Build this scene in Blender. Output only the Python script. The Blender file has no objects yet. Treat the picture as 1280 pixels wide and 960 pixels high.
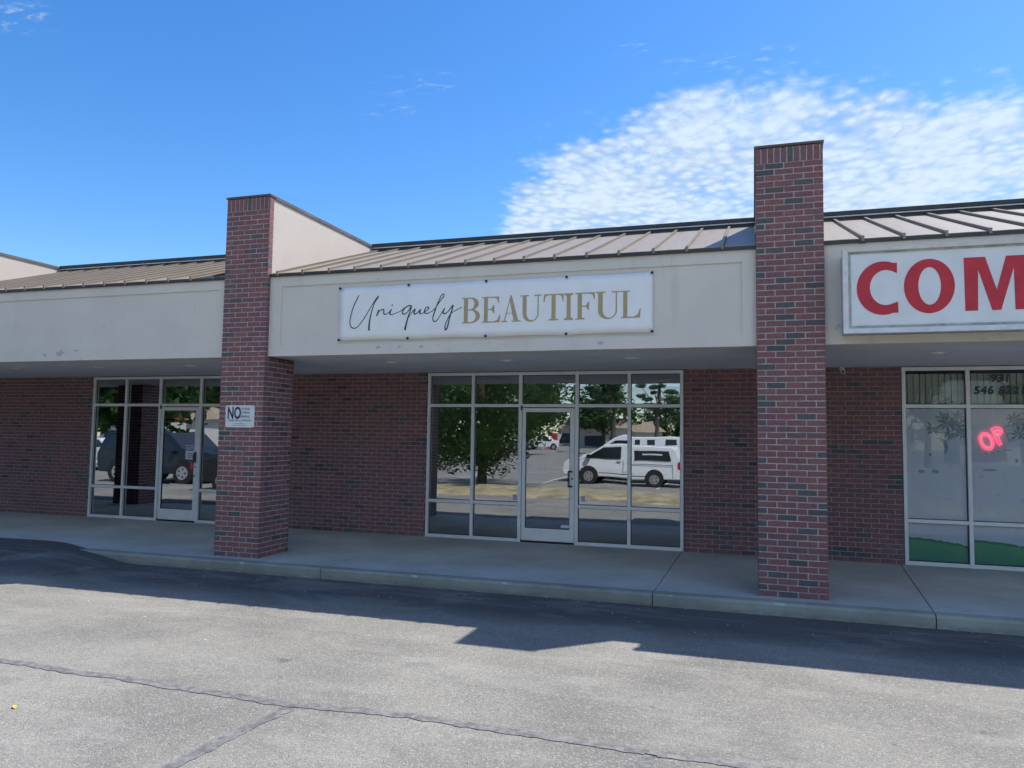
import bpy, bmesh, math, random
from mathutils import Vector, Matrix, noise as mnoise

SC = bpy.context.scene
COL = SC.collection
R = math.radians
rnd = random.Random(7)

# ------------------------------------------------------------------ camera
cam_d = bpy.data.cameras.new("camera")
cam = bpy.data.objects.new("camera", cam_d)
COL.objects.link(cam)
_y, _p, _r = R(17.6934), R(3.8393), R(0.7994)
_f = Vector((-math.sin(_y) * math.cos(_p), math.cos(_y) * math.cos(_p), math.sin(_p)))
_rt = Vector((math.cos(_y), math.sin(_y), 0))
_up = _rt.cross(_f)
_r2 = _rt * math.cos(_r) + _up * math.sin(_r)
_u2 = -_rt * math.sin(_r) + _up * math.cos(_r)
M4 = Matrix((_r2, _u2, -_f)).transposed().to_4x4()
M4.translation = Vector((-0.0416, -8.6979, 1.6932))
cam.matrix_world = M4
cam_d.sensor_width = 36
cam_d.lens = 946.29 / 1280 * 36
cam_d.clip_start = 0.05
cam_d.clip_end = 3000
SC.camera = cam
SC.render.resolution_x, SC.render.resolution_y = 1024, 768

# ------------------------------------------------------------------ light
SUN = Vector((2.53, 2.405, 5.07)).normalized()
SUN_EL = math.asin(SUN.z)
SUN_AZ = math.atan2(SUN.x, SUN.y)          # clockwise from +Y
sd = bpy.data.lights.new("sun", 'SUN')
sd.energy = 2.5
sd.angle = R(0.53)
sd.color = (1.0, 0.95, 0.88)
so = bpy.data.objects.new("sun", sd)
so.rotation_euler = SUN.to_track_quat('Z', 'Y').to_euler()
so.location = (8, 8, 20)
COL.objects.link(so)
SC.view_settings.view_transform = 'Standard'
SC.view_settings.look = 'None'
SC.view_settings.gamma = 1
SC.view_settings.exposure = 1.30
SKY_STRENGTH = 0.085
CLOUD = 4.9

W_ = bpy.data.worlds.new("World")
SC.world = W_
W_.use_nodes = True
nt = W_.node_tree
for n in list(nt.nodes): nt.nodes.remove(n)

class NB:
    """small node builder"""
    def __init__(s, nt): s.nt = nt
    def n(s, t, **kw):
        nd = s.nt.nodes.new(t)
        for k, v in kw.items(): setattr(nd, k, v)
        return nd
    def link(s, a, b): s.nt.links.new(a, b)
    def setin(s, sock, v):
        if hasattr(v, 'links') or isinstance(v, bpy.types.NodeSocket): s.link(v, sock)
        else: sock.default_value = v
    def m(s, op, a, b=None, c=None, clamp=False):
        nd = s.n('ShaderNodeMath', operation=op); nd.use_clamp = clamp
        s.setin(nd.inputs[0], a)
        if b is not None: s.setin(nd.inputs[1], b)
        if c is not None: s.setin(nd.inputs[2], c)
        return nd.outputs[0]
    def mix(s, fac, a, b, blend='MIX'):
        nd = s.n('ShaderNodeMix', data_type='RGBA', blend_type=blend)
        s.setin(nd.inputs[0], fac)
        for i, v in ((6, a), (7, b)):
            if isinstance(v, tuple) and len(v) == 3: v = v + (1,)
            s.setin(nd.inputs[i], v)
        return nd.outputs[2]
    def ramp(s, fac, pts):
        nd = s.n('ShaderNodeValToRGB')
        el = nd.color_ramp.elements
        while len(el) < len(pts): el.new(0.5)
        for e, (p, c) in zip(el, pts):
            e.position = p
            e.color = (c, c, c, 1) if isinstance(c, (int, float)) else tuple(c) + (1,)
        s.link(fac, nd.inputs[0])
        return nd.outputs[0]
    def sstep(s, x, lo, hi):
        nd = s.n('ShaderNodeMapRange', interpolation_type='SMOOTHSTEP')
        s.setin(nd.inputs[0], x); nd.inputs[1].default_value = lo; nd.inputs[2].default_value = hi
        return nd.outputs[0]
    def noise(s, vec, scale, detail=4, rough=.55, dist=0, out=0):
        nd = s.n('ShaderNodeTexNoise')
        if vec is not None: s.link(vec, nd.inputs['Vector'])
        nd.inputs['Scale'].default_value = scale; nd.inputs['Detail'].default_value = detail
        nd.inputs['Roughness'].default_value = rough; nd.inputs['Distortion'].default_value = dist
        return nd.outputs[out]
    def vmap(s, vec, scale=(1, 1, 1), rot=(0, 0, 0), loc=(0, 0, 0)):
        nd = s.n('ShaderNodeMapping')
        s.link(vec, nd.inputs[0]); nd.inputs[1].default_value = loc
        nd.inputs[2].default_value = rot; nd.inputs[3].default_value = scale
        return nd.outputs[0]

b = NB(nt)
sky = b.n('ShaderNodeTexSky', sky_type='NISHITA')
sky.sun_disc = False
sky.sun_elevation = SUN_EL
sky.sun_rotation = SUN_AZ
sky.altitude = 100
sky.air_density = 1.0
sky.dust_density = 0.3
sky.ozone_density = 3.5
hs = b.n('ShaderNodeHueSaturation')
hs.inputs['Saturation'].default_value = 1.30
hs.inputs['Hue'].default_value = .505
b.link(sky.outputs[0], hs.inputs['Color'])
tc = b.n('ShaderNodeTexCoord').outputs['Generated']
sep = b.n('ShaderNodeSeparateXYZ'); b.link(tc, sep.inputs[0])
zz = b.m('MAXIMUM', sep.outputs[2], 0.02)
px = b.m('DIVIDE', sep.outputs[0], zz); py = b.m('DIVIDE', sep.outputs[1], zz)
cv = b.n('ShaderNodeCombineXYZ'); b.link(px, cv.inputs[0]); b.link(py, cv.inputs[1])
P = cv.outputs[0]                       # position on a flat cloud layer overhead
u = b.m('SUBTRACT', px, 0.05); u2 = b.m('MULTIPLY', u, u)
f = b.m('ADD', b.m('MULTIPLY', u2, 0.30), b.m('MULTIPLY', b.m('MULTIPLY', u2, u2), 0.34))
d = b.m('SUBTRACT', py, b.m('ADD', f, 2.15))
nz1 = b.noise(P, 3.0, 5, .6)
d = b.m('ADD', d, b.m('MULTIPLY', b.m('SUBTRACT', nz1, .5), 0.8))
Pw = b.vmap(P, scale=(1.25, 1.0, 1), rot=(0, 0, R(18)))
cells = b.n('ShaderNodeTexVoronoi', feature='SMOOTH_F1')
b.link(Pw, cells.inputs['Vector']); cells.inputs['Scale'].default_value = 17.0
cells.inputs['Smoothness'].default_value = .6
fine = b.noise(b.vmap(P, scale=(1.6, 1.0, 1), rot=(0, 0, R(25))), 10, 8, .72, .5)
cellk = b.m('ADD', .34, b.m('MULTIPLY', b.sstep(b.noise(P, 2.3, 3, .5), .35, .65), .5))
puff = b.m('SUBTRACT', b.m('ADD', fine, 0.22), b.m('MULTIPLY', cells.outputs['Distance'], cellk))
big = b.noise(P, 1.7, 3, .5)
edge = b.sstep(d, -0.10, 0.34)
dens = b.m('ADD', b.m('MULTIPLY', edge, 0.95), b.m('MULTIPLY', b.m('SUBTRACT', puff, .40), .95))
dens = b.m('ADD', dens, b.m('MULTIPLY', b.m('SUBTRACT', big, .5), .9))
cover = b.sstep(dens, 0.10, 1.22)
cover = b.m('MULTIPLY', cover, b.sstep(d, -0.16, 0.08))
# thin wisps
wsp = None
wn = b.sstep(b.noise(b.vmap(P, scale=(1, 2.2, 1), rot=(0, 0, R(-20))), 14, 6, .7, .6), .5, .78)
for (a, c, rx, ry, s_) in [(-.90, 1.93, .13, .06, .55), (-.06, 2.02, .2, .05, .6), (-1.05, 2.06, .1, .05, .4),
                           (-.29, 1.90, .05, .03, .6), (.10, 2.07, .05, .03, .5), (-1.72, 1.28, .12, .10, 1.0)]:
    ex = b.m('DIVIDE', b.m('SUBTRACT', px, a), rx); ey = b.m('DIVIDE', b.m('SUBTRACT', py, c), ry)
    rr = b.m('ADD', b.m('MULTIPLY', ex, ex), b.m('MULTIPLY', ey, ey))
    g = b.m('MULTIPLY', b.m('SUBTRACT', 1.0, b.sstep(rr, 0.0, 2.2)), s_)
    wsp = g if wsp is None else b.m('MAXIMUM', wsp, g)
wsp = b.m('MULTIPLY', wsp, wn)
soft = b.m('MULTIPLY', wsp, .9)
cover = b.m('MAXIMUM', cover, soft)
# unseen cloud field added over the lot to lift ambient light, with blue gaps
fs = b.m('MULTIPLY', b.sstep(b.m('MULTIPLY', py, -1), .15, 1.1), b.sstep(b.noise(P, .55, 5, .6, .4), .40, .56))
fld = b.sstep(b.m('ADD', b.m('MULTIPLY', fs, .9), b.m('MULTIPLY', b.m('SUBTRACT', puff, .40), .8)), .1, .9)
cover = b.m('MAXIMUM', cover, b.m('MULTIPLY', fld, b.sstep(fs, .05, .5)))
cover = b.m('MULTIPLY', cover, b.sstep(sep.outputs[2], 0.02, 0.08))
cshade = b.ramp(puff, [(0.25, 0.80), (0.62, 1.0)])
ccol = b.mix(1.0, (CLOUD * .74, CLOUD * .88, CLOUD * 1.0), cshade, 'MULTIPLY')
skyc = b.mix(b.m('MULTIPLY', cover, .93), hs.outputs[0], ccol)
bg = b.n('ShaderNodeBackground'); bg.inputs['Strength'].default_value = SKY_STRENGTH
b.link(skyc, bg.inputs['Color'])
out = b.n('ShaderNodeOutputWorld'); b.link(bg.outputs[0], out.inputs[0])

SC.render.engine = 'CYCLES'
cy = SC.cycles
cy.use_denoising = True; cy.use_adaptive_sampling = True; cy.adaptive_threshold = .02
cy.max_bounces = 6; cy.transparent_max_bounces = 12; cy.glossy_bounces = 4; cy.diffuse_bounces = 4
cy.caustics_reflective = False; cy.caustics_refractive = False

# ------------------------------------------------------------------ materials
def new_mat(name):
    m = bpy.data.materials.new(name); m.use_nodes = True
    nt = m.node_tree
    pr = nt.nodes['Principled BSDF']
    return m, NB(nt), pr

def simple(name, col, rough=.5, metal=0, var=.0, nscale=8, bump=0, bscale=60, spec=.5, emit=None):
    m, b, pr = new_mat(name)
    pr.inputs['Roughness'].default_value = rough
    pr.inputs['Metallic'].default_value = metal
    pr.inputs['Specular IOR Level'].default_value = spec
    pr.inputs['Base Color'].default_value = tuple(col) + (1,)
    co = b.n('ShaderNodeTexCoord').outputs['Object']
    if var:
        nz = b.noise(co, nscale, 5, .6)
        lo = tuple(c * (1 - var) for c in col); hi = tuple(min(1, c * (1 + var)) for c in col)
        b.link(b.mix(b.sstep(nz, .3, .7), lo, hi), pr.inputs['Base Color'])
    if bump:
        bp_ = b.n('ShaderNodeBump'); bp_.inputs['Strength'].default_value = bump
        bp_.inputs['Distance'].default_value = .01
        b.link(b.noise(co, bscale, 4, .6), bp_.inputs['Height'])
        b.link(bp_.outputs[0], pr.inputs['Normal'])
    if emit:
        pr.inputs['Emission Color'].default_value = tuple(emit[0]) + (1,)
        pr.inputs['Emission Strength'].default_value = emit[1]
    return m

def brick_mat(name, cols, island=False):
    m, b, pr = new_mat(name)
    geo = b.n('ShaderNodeNewGeometry')
    if island:
        rv = geo.outputs['Random Per Island']
    else:
        rv = b.n('ShaderNodeObjectInfo').outputs['Random']
    pos = geo.outputs['Position']
    c = b.ramp(rv, [(i / (len(cols) - 1), k) for i, k in enumerate(cols)])
    nz = b.noise(pos, 26, 6, .65)
    c = b.mix(b.sstep(nz, .35, .8), c, tuple(x * .62 for x in cols[0]))
    nz2 = b.noise(pos, 240, 2, .5)
    c = b.mix(b.m('MULTIPLY', b.sstep(nz2, .52, .8), .35), c, (.32, .2, .17))
    b.link(c, pr.inputs['Base Color'])
    pr.inputs['Roughness'].default_value = .88
    bp_ = b.n('ShaderNodeBump'); bp_.inputs['Strength'].default_value = .55; bp_.inputs['Distance'].default_value = .004
    b.link(b.m('ADD', nz, b.m('MULTIPLY', nz2, .5)), bp_.inputs['Height']); b.link(bp_.outputs[0], pr.inputs['Normal'])
    return m

REDS = [(.235, .112, .118), (.285, .12, .122), (.20, .105, .12), (.31, .128, .125), (.25, .13, .142), (.175, .10, .12)]
DARKS = [(.10, .112, .118), (.13, .13, .135), (.09, .095, .105), (.135, .118, .128)]
MAT = {}
MAT['brick'] = brick_mat('red_brick', REDS)
MAT['brick_dark'] = brick_mat('dark_brick', DARKS)
MAT['brick_isl'] = brick_mat('red_brickwork', REDS + [(.05, .05, .055)], True)
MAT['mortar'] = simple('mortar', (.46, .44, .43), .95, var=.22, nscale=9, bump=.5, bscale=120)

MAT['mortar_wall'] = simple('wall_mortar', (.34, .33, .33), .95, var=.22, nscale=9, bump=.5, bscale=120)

def stucco(name, col, stain=.25):
    m, b, pr = new_mat(name)
    pos = b.n('ShaderNodeNewGeometry').outputs['Position']
    base = b.mix(b.sstep(b.noise(pos, 1.3, 5, .6), .3, .75), tuple(c * .93 for c in col), col)
    # drip streaks and smudges, stretched downward
    st = b.noise(b.vmap(pos, scale=(2.6, 2.6, .5)), 1.6, 6, .65, .2)
    base = b.mix(b.m('MULTIPLY', b.sstep(st, .55, .8), stain), base, tuple(c * .62 for c in col))
    sm = b.noise(b.vmap(pos, scale=(1, 1, 1.6), loc=(3.3, 0, 1.7)), 7.5, 5, .7, .4)
    msk = b.sstep(b.noise(pos, .9, 2, .5), .5, .66)
    base = b.mix(b.m('MULTIPLY', b.m('MULTIPLY', b.sstep(sm, .60, .76), msk), stain * 1.8), base, tuple(c * .5 for c in col))
    b.link(base, pr.inputs['Base Color'])
    pr.inputs['Roughness'].default_value = .93
    bp_ = b.n('ShaderNodeBump'); bp_.inputs['Strength'].default_value = .35; bp_.inputs['Distance'].default_value = .004
    b.link(b.noise(pos, 170, 4, .7), bp_.inputs['Height']); b.link(bp_.outputs[0], pr.inputs['Normal'])
    return m
MAT['stucco'] = stucco('painted_stucco', (.74, .70, .64), .42)
MAT['stucco_wing'] = stucco('parapet_stucco', (.54, .48, .42), .12)
MAT['soffit'] = simple('soffit_paint', (.72, .74, .77), .85, var=.06, nscale=1.5, bump=.25, bscale=90)
MAT['bronze'] = simple('dark_bronze_trim', (.045, .042, .042), .45, .0, var=.2, nscale=3)
MAT['bronze_soft'] = simple('coping_metal', (.12, .095, .08), .5, .0, var=.2, nscale=3)

def roof_mat(name, k=1.0):
    m, b, pr = new_mat(name)
    pos = b.n('ShaderNodeNewGeometry').outputs['Position']
    rv = b.n('ShaderNodeObjectInfo').outputs['Random']
    c = b.ramp(rv, [(0, (.30 * k, .255 * k, .20 * k)), (1, (.34 * k, .295 * k, .24 * k))])
    st = b.noise(b.vmap(pos, scale=(5, .8, .8)), 2.2, 6, .65)
    c = b.mix(b.m('MULTIPLY', b.sstep(st, .45, .75), .4), c, (.21 * k, .175 * k, .15 * k))
    b.link(c, pr.inputs['Base Color'])
    pr.inputs['Roughness'].default_value = .5
    pr.inputs['Specular IOR Level'].default_value = .25
    bp_ = b.n('ShaderNodeBump'); bp_.inputs['Strength'].default_value = .12; bp_.inputs['Distance'].default_value = .02
    b.link(b.noise(b.vmap(pos, scale=(2, .6, .6)), 2.5, 3, .5), bp_.inputs['Height']); b.link(bp_.outputs[0], pr.inputs['Normal'])
    return m
MAT['roof'] = roof_mat('tan_roof_metal')
MAT['seam'] = roof_mat('seam_metal', .8)

def concrete(name, col, dark=.7, streak=True):
    m, b, pr = new_mat(name)
    pos = b.n('ShaderNodeNewGeometry').outputs['Position']
    a = b.sstep(b.noise(pos, .8, 6, .62), .32, .72)
    c = b.mix(a, tuple(x * dark for x in col), col)
    sp = b.noise(b.vmap(pos, scale=(.7, 1.3, 2.5)), 4, 7, .72, .4)
    c = b.mix(b.m('MULTIPLY', b.sstep(sp, .52, .70), .5), c, tuple(x * .55 for x in col))
    gr = b.noise(pos, 190, 3, .6)
    tiny = b.noise(pos, 38, 5, .7)
    c = b.mix(b.m('MULTIPLY', b.sstep(tiny, .5, .75), .4), c, tuple(x * .6 for x in col))
    base_d = b.n('ShaderNodeSeparateXYZ'); b.link(pos, base_d.inputs[0])
    # splash dirt collected low on the curb face
    sd_ = b.m('MULTIPLY', b.m('SUBTRACT', 1.0, b.sstep(base_d.outputs[2], -.13, -.05)), b.sstep(b.noise(b.vmap(pos, scale=(1, 1, 3)), 6, 5, .7), .3, .6))
    c = b.mix(b.m('MULTIPLY', sd_, .6), c, (.11, .12, .105))
    c = b.mix(b.m('MULTIPLY', b.sstep(gr, .35, .75), .3), c, tuple(min(1, x * 1.35) for x in col))
    b.link(c, pr.inputs['Base Color']); pr.inputs['Roughness'].default_value = .82
    bp_ = b.n('ShaderNodeBump'); bp_.inputs['Strength'].default_value = .4; bp_.inputs['Distance'].default_value = .004
    b.link(gr, bp_.inputs['Height']); b.link(bp_.outputs[0], pr.inputs['Normal'])
    return m
MAT['concrete'] = concrete('sidewalk_concrete', (.52, .55, .54), .70)
MAT['curb'] = concrete('curb_concrete', (.37, .385, .34), .55)

def asphalt():
    m, b, pr = new_mat('worn_asphalt')
    pos = b.n('ShaderNodeNewGeometry').outputs['Position']
    sp = b.n('ShaderNodeSeparateXYZ'); b.link(pos, sp.inputs[0])
    base = (.118, .114, .106)
    big = b.noise(pos, .55, 5, .6)
    c = b.mix(b.sstep(big, .3, .7), (.20, .19, .17), (.30, .283, .245))
    st = b.noise(b.vmap(pos, scale=(.5, 1.6, 1), rot=(0, 0, R(4))), 1.7, 6, .65, .3)
    c = b.mix(b.m('MULTIPLY', b.sstep(st, .48, .72), .5), c, (.37, .355, .315))
    ag = b.n('ShaderNodeTexVoronoi'); ag.inputs['Scale'].default_value = 120
    b.link(pos, ag.inputs['Vector'])
    agc = b.n('ShaderNodeSeparateColor'); b.link(ag.outputs['Color'], agc.inputs[0])
    c = b.mix(b.m('MULTIPLY', b.sstep(agc.outputs[0], .72, 1), .48), c, (.58, .56, .51))
    c = b.mix(b.m('MULTIPLY', b.sstep(agc.outputs[1], .70, .95), .42), c, (.08, .08, .08))
    # dusty film left by water along the gutter
    gut = b.m('MULTIPLY', b.sstep(sp.outputs[1], -1.15, -.60), b.m('SUBTRACT', 1.0, b.sstep(sp.outputs[1], -.62, -.30)))
    dn = b.sstep(b.noise(b.vmap(pos, scale=(.35, 2.2, 1)), 2.3, 6, .65), .45, .7)
    # building's shade painted as a darker strip beside the curb, edge ragged
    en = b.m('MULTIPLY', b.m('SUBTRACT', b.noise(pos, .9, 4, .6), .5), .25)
    shade_strip = b.sstep(b.m('ADD', sp.outputs[1], en), -1.8, -1.0)
    c = b.mix(b.m('MULTIPLY', shade_strip, .72), c, (.045, .05, .06))
    c = b.mix(b.m('MULTIPLY', b.m('MULTIPLY', gut, dn), .75), c, (.24, .24, .225))
    pat = b.sstep(b.noise(b.vmap(pos, scale=(.8, 1.3, 1), loc=(9, 1, 0)), 1.1, 7, .7, .6), .52, .62)
    c = b.mix(b.m('MULTIPLY', pat, .22), c, (.40, .385, .34))
    pd = b.sstep(b.noise(b.vmap(pos, scale=(.6, 1.1, 1), loc=(2, 7, 0)), 1.6, 7, .7, .4), .56, .68)
    c = b.mix(b.m('MULTIPLY', pd, .28), c, (.12, .118, .115))
    # oil spots
    oil = b.sstep(b.noise(b.vmap(pos, scale=(1, 1.4, 1), loc=(5, 2, 0)), 3.1, 4, .6), .70, .78)
    c = b.mix(b.m('MULTIPLY', oil, .5), c, (.05, .05, .05))
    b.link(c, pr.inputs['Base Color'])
    pr.inputs['Roughness'].default_value = .8
    pr.inputs['Specular IOR Level'].default_value = .3
    bp_ = b.n('ShaderNodeBump'); bp_.inputs['Strength'].default_value = .9; bp_.inputs['Distance'].default_value = .006
    h = b.m('ADD', b.noise(pos, 120, 3, .65), b.m('MULTIPLY', ag.outputs['Distance'], -.6))
    b.link(h, bp_.inputs['Height']); b.link(bp_.outputs[0], pr.inputs['Normal'])
    return m
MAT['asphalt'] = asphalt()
MAT['sealant'] = simple('crack_sealant', (.185, .18, .172), .8, var=.35, nscale=20, bump=.4, bscale=70)
MAT['alu'] = simple('clear_anodised_frame', (.80, .82, .83), .45, .12, var=.05, nscale=4)
MAT['alu_white'] = simple('sign_frame_paint', (.70, .71, .70), .45, .1, var=.1, nscale=6)
MAT['black'] = simple('black_hardware', (.02, .02, .022), .4)
MAT['gasket'] = simple('black_gasket', (.015, .015, .016), .6)

def glass(name, fac, tint, rough=0.0, wob=.02):
    m, b, pr = new_mat(name)
    b.nt.nodes.remove(pr)
    o = b.nt.nodes['Material Output']
    lw = b.n('ShaderNodeFresnel'); lw.inputs[0].default_value = 1.5
    k = b.m('ADD', b.m('MULTIPLY', lw.outputs[0], 1.0 if fac < .1 else 1.6), fac, clamp=True)
    tr = b.n('ShaderNodeBsdfTransparent'); tr.inputs[0].default_value = tuple(tint) + (1,)
    gl = b.n('ShaderNodeBsdfGlossy'); gl.inputs['Roughness'].default_value = rough
    gl.inputs[0].default_value = (.93, .97, 1.0, 1)
    pos = b.n('ShaderNodeNewGeometry').outputs['Position']
    bp_ = b.n('ShaderNodeBump'); bp_.inputs['Strength'].default_value = wob; bp_.inputs['Distance'].default_value = .02
    b.link(b.noise(pos, 2.4, 1, .4), bp_.inputs['Height']); b.link(bp_.outputs[0], gl.inputs['Normal'])
    mx = b.n('ShaderNodeMixShader'); b.link(k, mx.inputs[0]); b.link(tr.outputs[0], mx.inputs[1]); b.link(gl.outputs[0], mx.inputs[2])
    b.link(mx.outputs[0], o.inputs[0])
    return m
MAT['glass'] = glass('window_glass', .34, (.52, .62, .62))
MAT['glass_clear'] = glass('clear_shop_glass', .015, (.98, 1.0, 1.0))
MAT['carglass'] = simple('car_glass', (.012, .015, .018), .08, spec=.8)

# ------------------------------------------------------------------ helpers
class MB:
    def __init__(s): s.v = []; s.f = []
    def box(s, x0, x1, y0, y1, z0, z1):
        i = len(s.v)
        s.v += [(x0, y0, z0), (x1, y0, z0), (x1, y1, z0), (x0, y1, z0), (x0, y0, z1), (x1, y0, z1), (x1, y1, z1), (x0, y1, z1)]
        s.f += [(i, i + 3, i + 2, i + 1), (i + 4, i + 5, i + 6, i + 7), (i, i + 1, i + 5, i + 4), (i + 1, i + 2, i + 6, i + 5),
                (i + 2, i + 3, i + 7, i + 6), (i + 3, i, i + 4, i + 7)]
        return s
    def chamfer(s, x0, x1, y0, y1, z0, z1, c=.003, face='-y'):
        """box whose four outer edges on one face are chamfered"""
        i = len(s.v)
        if face == '-y':
            fr = [(x0 + c, y0, z0 + c), (x1 - c, y0, z0 + c), (x1 - c, y0, z1 - c), (x0 + c, y0, z1 - c)]
            md = [(x0, y0 + c, z0), (x1, y0 + c, z0), (x1, y0 + c, z1), (x0, y0 + c, z1)]
            bk = [(x0, y1, z0), (x1, y1, z0), (x1, y1, z1), (x0, y1, z1)]
        elif face == '+x':
            fr = [(x1, y0 + c, z0 + c), (x1, y1 - c, z0 + c), (x1, y1 - c, z1 - c), (x1, y0 + c, z1 - c)]
            md = [(x1 - c, y0, z0), (x1 - c, y1, z0), (x1 - c, y1, z1), (x1 - c, y0, z1)]
            bk = [(x0, y0, z0), (x0, y1, z0), (x0, y1, z1), (x0, y0, z1)]
        else:
            fr = [(x0 + c, y0 + c, z1), (x1 - c, y0 + c, z1), (x1 - c, y1 - c, z1), (x0 + c, y1 - c, z1)]
            md = [(x0, y0, z1 - c), (x1, y0, z1 - c), (x1, y1, z1 - c), (x0, y1, z1 - c)]
            bk = [(x0, y0, z0), (x1, y0, z0), (x1, y1, z0), (x0, y1, z0)]
        s.v += fr + md + bk
        s.f.append((i, i + 1, i + 2, i + 3))
        for k in range(4):
            n_ = (k + 1) % 4
            s.f.append((i + k, i + 4 + k, i + 4 + n_, i + n_))
            s.f.append((i + 4 + k, i + 8 + k, i + 8 + n_, i + 4 + n_))
        s.f.append((i + 11, i + 10, i + 9, i + 8))
        return s
    def quad(s, *p):
        i = len(s.v); s.v += list(p); s.f.append(tuple(range(i, i + len(p)))); return s
    def tube(s, pts, r, n=8, cap=True):
        rings = []
        pts = [Vector(p) for p in pts]
        rs = r if isinstance(r, (list, tuple)) else [r] * len(pts)
        for k, p in enumerate(pts):
            d = (pts[min(k + 1, len(pts) - 1)] - pts[max(k - 1, 0)]).normalized()
            a = d.orthogonal().normalized() if k == 0 else (a - d * a.dot(d)).normalized()
            c = d.cross(a)
            i = len(s.v)
            for j in range(n):
                t = 2 * math.pi * j / n
                s.v.append(tuple(p + (a * math.cos(t) + c * math.sin(t)) * rs[k]))
            rings.append(i)
        for q in range(len(rings) - 1):
            for j in range(n):
                s.f.append((rings[q] + j, rings[q] + (j + 1) % n, rings[q + 1] + (j + 1) % n, rings[q + 1] + j))
        if cap:
            s.f.append(tuple(rings[0] + j for j in reversed(range(n)))); s.f.append(tuple(rings[-1] + j for j in range(n)))
        return s
    def disc(s, c, r, axis, t, n=20):
        """solid disc centred c, thickness t along axis (unit tuple)"""
        a = Vector(axis)
        return s.tube([Vector(c) - a * t / 2, Vector(c) + a * t / 2], r, n)
    def mesh(s, name, mat, fix=True, smooth=False):
        me = bpy.data.meshes.new(name)
        me.from_pydata(s.v, [], s.f)
        if fix:
            bm = bmesh.new(); bm.from_mesh(me); bmesh.ops.recalc_face_normals(bm, faces=bm.faces); bm.to_mesh(me); bm.free()
        if mat is not None: me.materials.append(mat)
        if smooth: me.shade_smooth()
        me.update()
        return me
    def build(s, name, mat, parent=None, loc=None, **kw):
        return obj(name, s.mesh(name, mat, **kw), parent, loc)

def obj(name, me, parent=None, loc=None):
    o = bpy.data.objects.new(name, me)
    COL.objects.link(o)
    if parent is not None:
        o.parent = parent
    if loc is not None: o.location = loc
    return o

def tag(o, label=None, cat=None, group=None, kind=None):
    if label: o['label'] = label
    if cat: o['category'] = cat
    if group: o['group'] = group
    if kind: o['kind'] = kind
    return o

def thing(name, loc, label, cat, group=None):
    o = bpy.data.objects.new(name, None)
    o.empty_display_size = .1
    COL.objects.link(o); o.location = loc
    return tag(o, label, cat, group)

def bevel(o, w, seg=2):
    m = o.modifiers.new('bevel', 'BEVEL'); m.width = w; m.segments = seg; m.limit_method = 'ANGLE'; m.angle_limit = R(40)
    return o

def copy_tree(o, parent=None):
    c = o.copy(); COL.objects.link(c); c.parent = parent
    for ch in [k for k in o.children]: copy_tree(ch, c)
    return c

def shape2d(loops, depth=.002):
    """flat outline with holes in the xz plane, facing -y; returns a mesh"""
    cu = bpy.data.curves.new('shape', 'CURVE'); cu.dimensions = '2D'; cu.fill_mode = 'BOTH'; cu.extrude = depth / 2
    for lp in loops:
        sp_ = cu.splines.new('POLY'); sp_.points.add(len(lp) - 1)
        for p_, (x, z) in zip(sp_.points, lp): p_.co = (x, z, 0, 1)
        sp_.use_cyclic_u = True
    o = bpy.data.objects.new('shape', cu)
    me = bpy.data.meshes.new_from_object(o)
    me.transform(Matrix.Rotation(R(90), 4, 'X'))
    bpy.data.objects.remove(o); bpy.data.curves.remove(cu)
    return me

def text_mesh(txt, size, bold=0, shear=0, depth=.001, align='LEFT', xs=1.0, space=1.0):
    cu = bpy.data.curves.new('text', 'FONT'); cu.body = txt; cu.size = size; cu.extrude = depth; cu.offset = bold; cu.shear = shear
    cu.align_x = align; cu.space_character = space; cu.resolution_u = 4
    o = bpy.data.objects.new('text', cu)
    me = bpy.data.meshes.new_from_object(o)
    me.transform(Matrix.Rotation(R(90), 4, 'X') @ Matrix.Diagonal((xs, 1, 1, 1)))
    bpy.data.objects.remove(o); bpy.data.curves.remove(cu)
    return me

def join_meshes(name, parts, mat):
    bm = bmesh.new()
    for me, mtx in parts:
        k = me.copy(); k.transform(mtx); bm.from_mesh(k); bpy.data.meshes.remove(k)
    out = bpy.data.meshes.new(name); bm.to_mesh(out); bm.free()
    out.materials.clear(); out.materials.append(mat)
    return out

# ------------------------------------------------------------------ dimensions (metres)
CR = 0.067733          # brick course
BL = 0.2032            # brick module
JT = 0.0115            # joint
PW = 0.7017            # pillar width
PH = 73 * CR           # pillar height
GZ = -0.13             # asphalt level
FY = 0.067             # fascia face
WY = 2.923             # shop front
ZS, ZF = 2.7127, 3.80  # soffit edge, fascia top
RY, RZ = 2.99, 4.83    # ridge
CY = -0.2965           # curb face
PX = [-14.07, -7.0335, 0.0, 7.03]
XL, XR = -21.1, 7.7317
# ------------------------------------------------------------------ ground
def ground_obj():
    m = MB()
    m.quad((-160, -200, GZ), (160, -200, GZ), (160, 60, GZ), (-160, 60, GZ))
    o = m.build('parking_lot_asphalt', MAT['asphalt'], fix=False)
    return tag(o, kind='structure')
lot = ground_obj()

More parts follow.
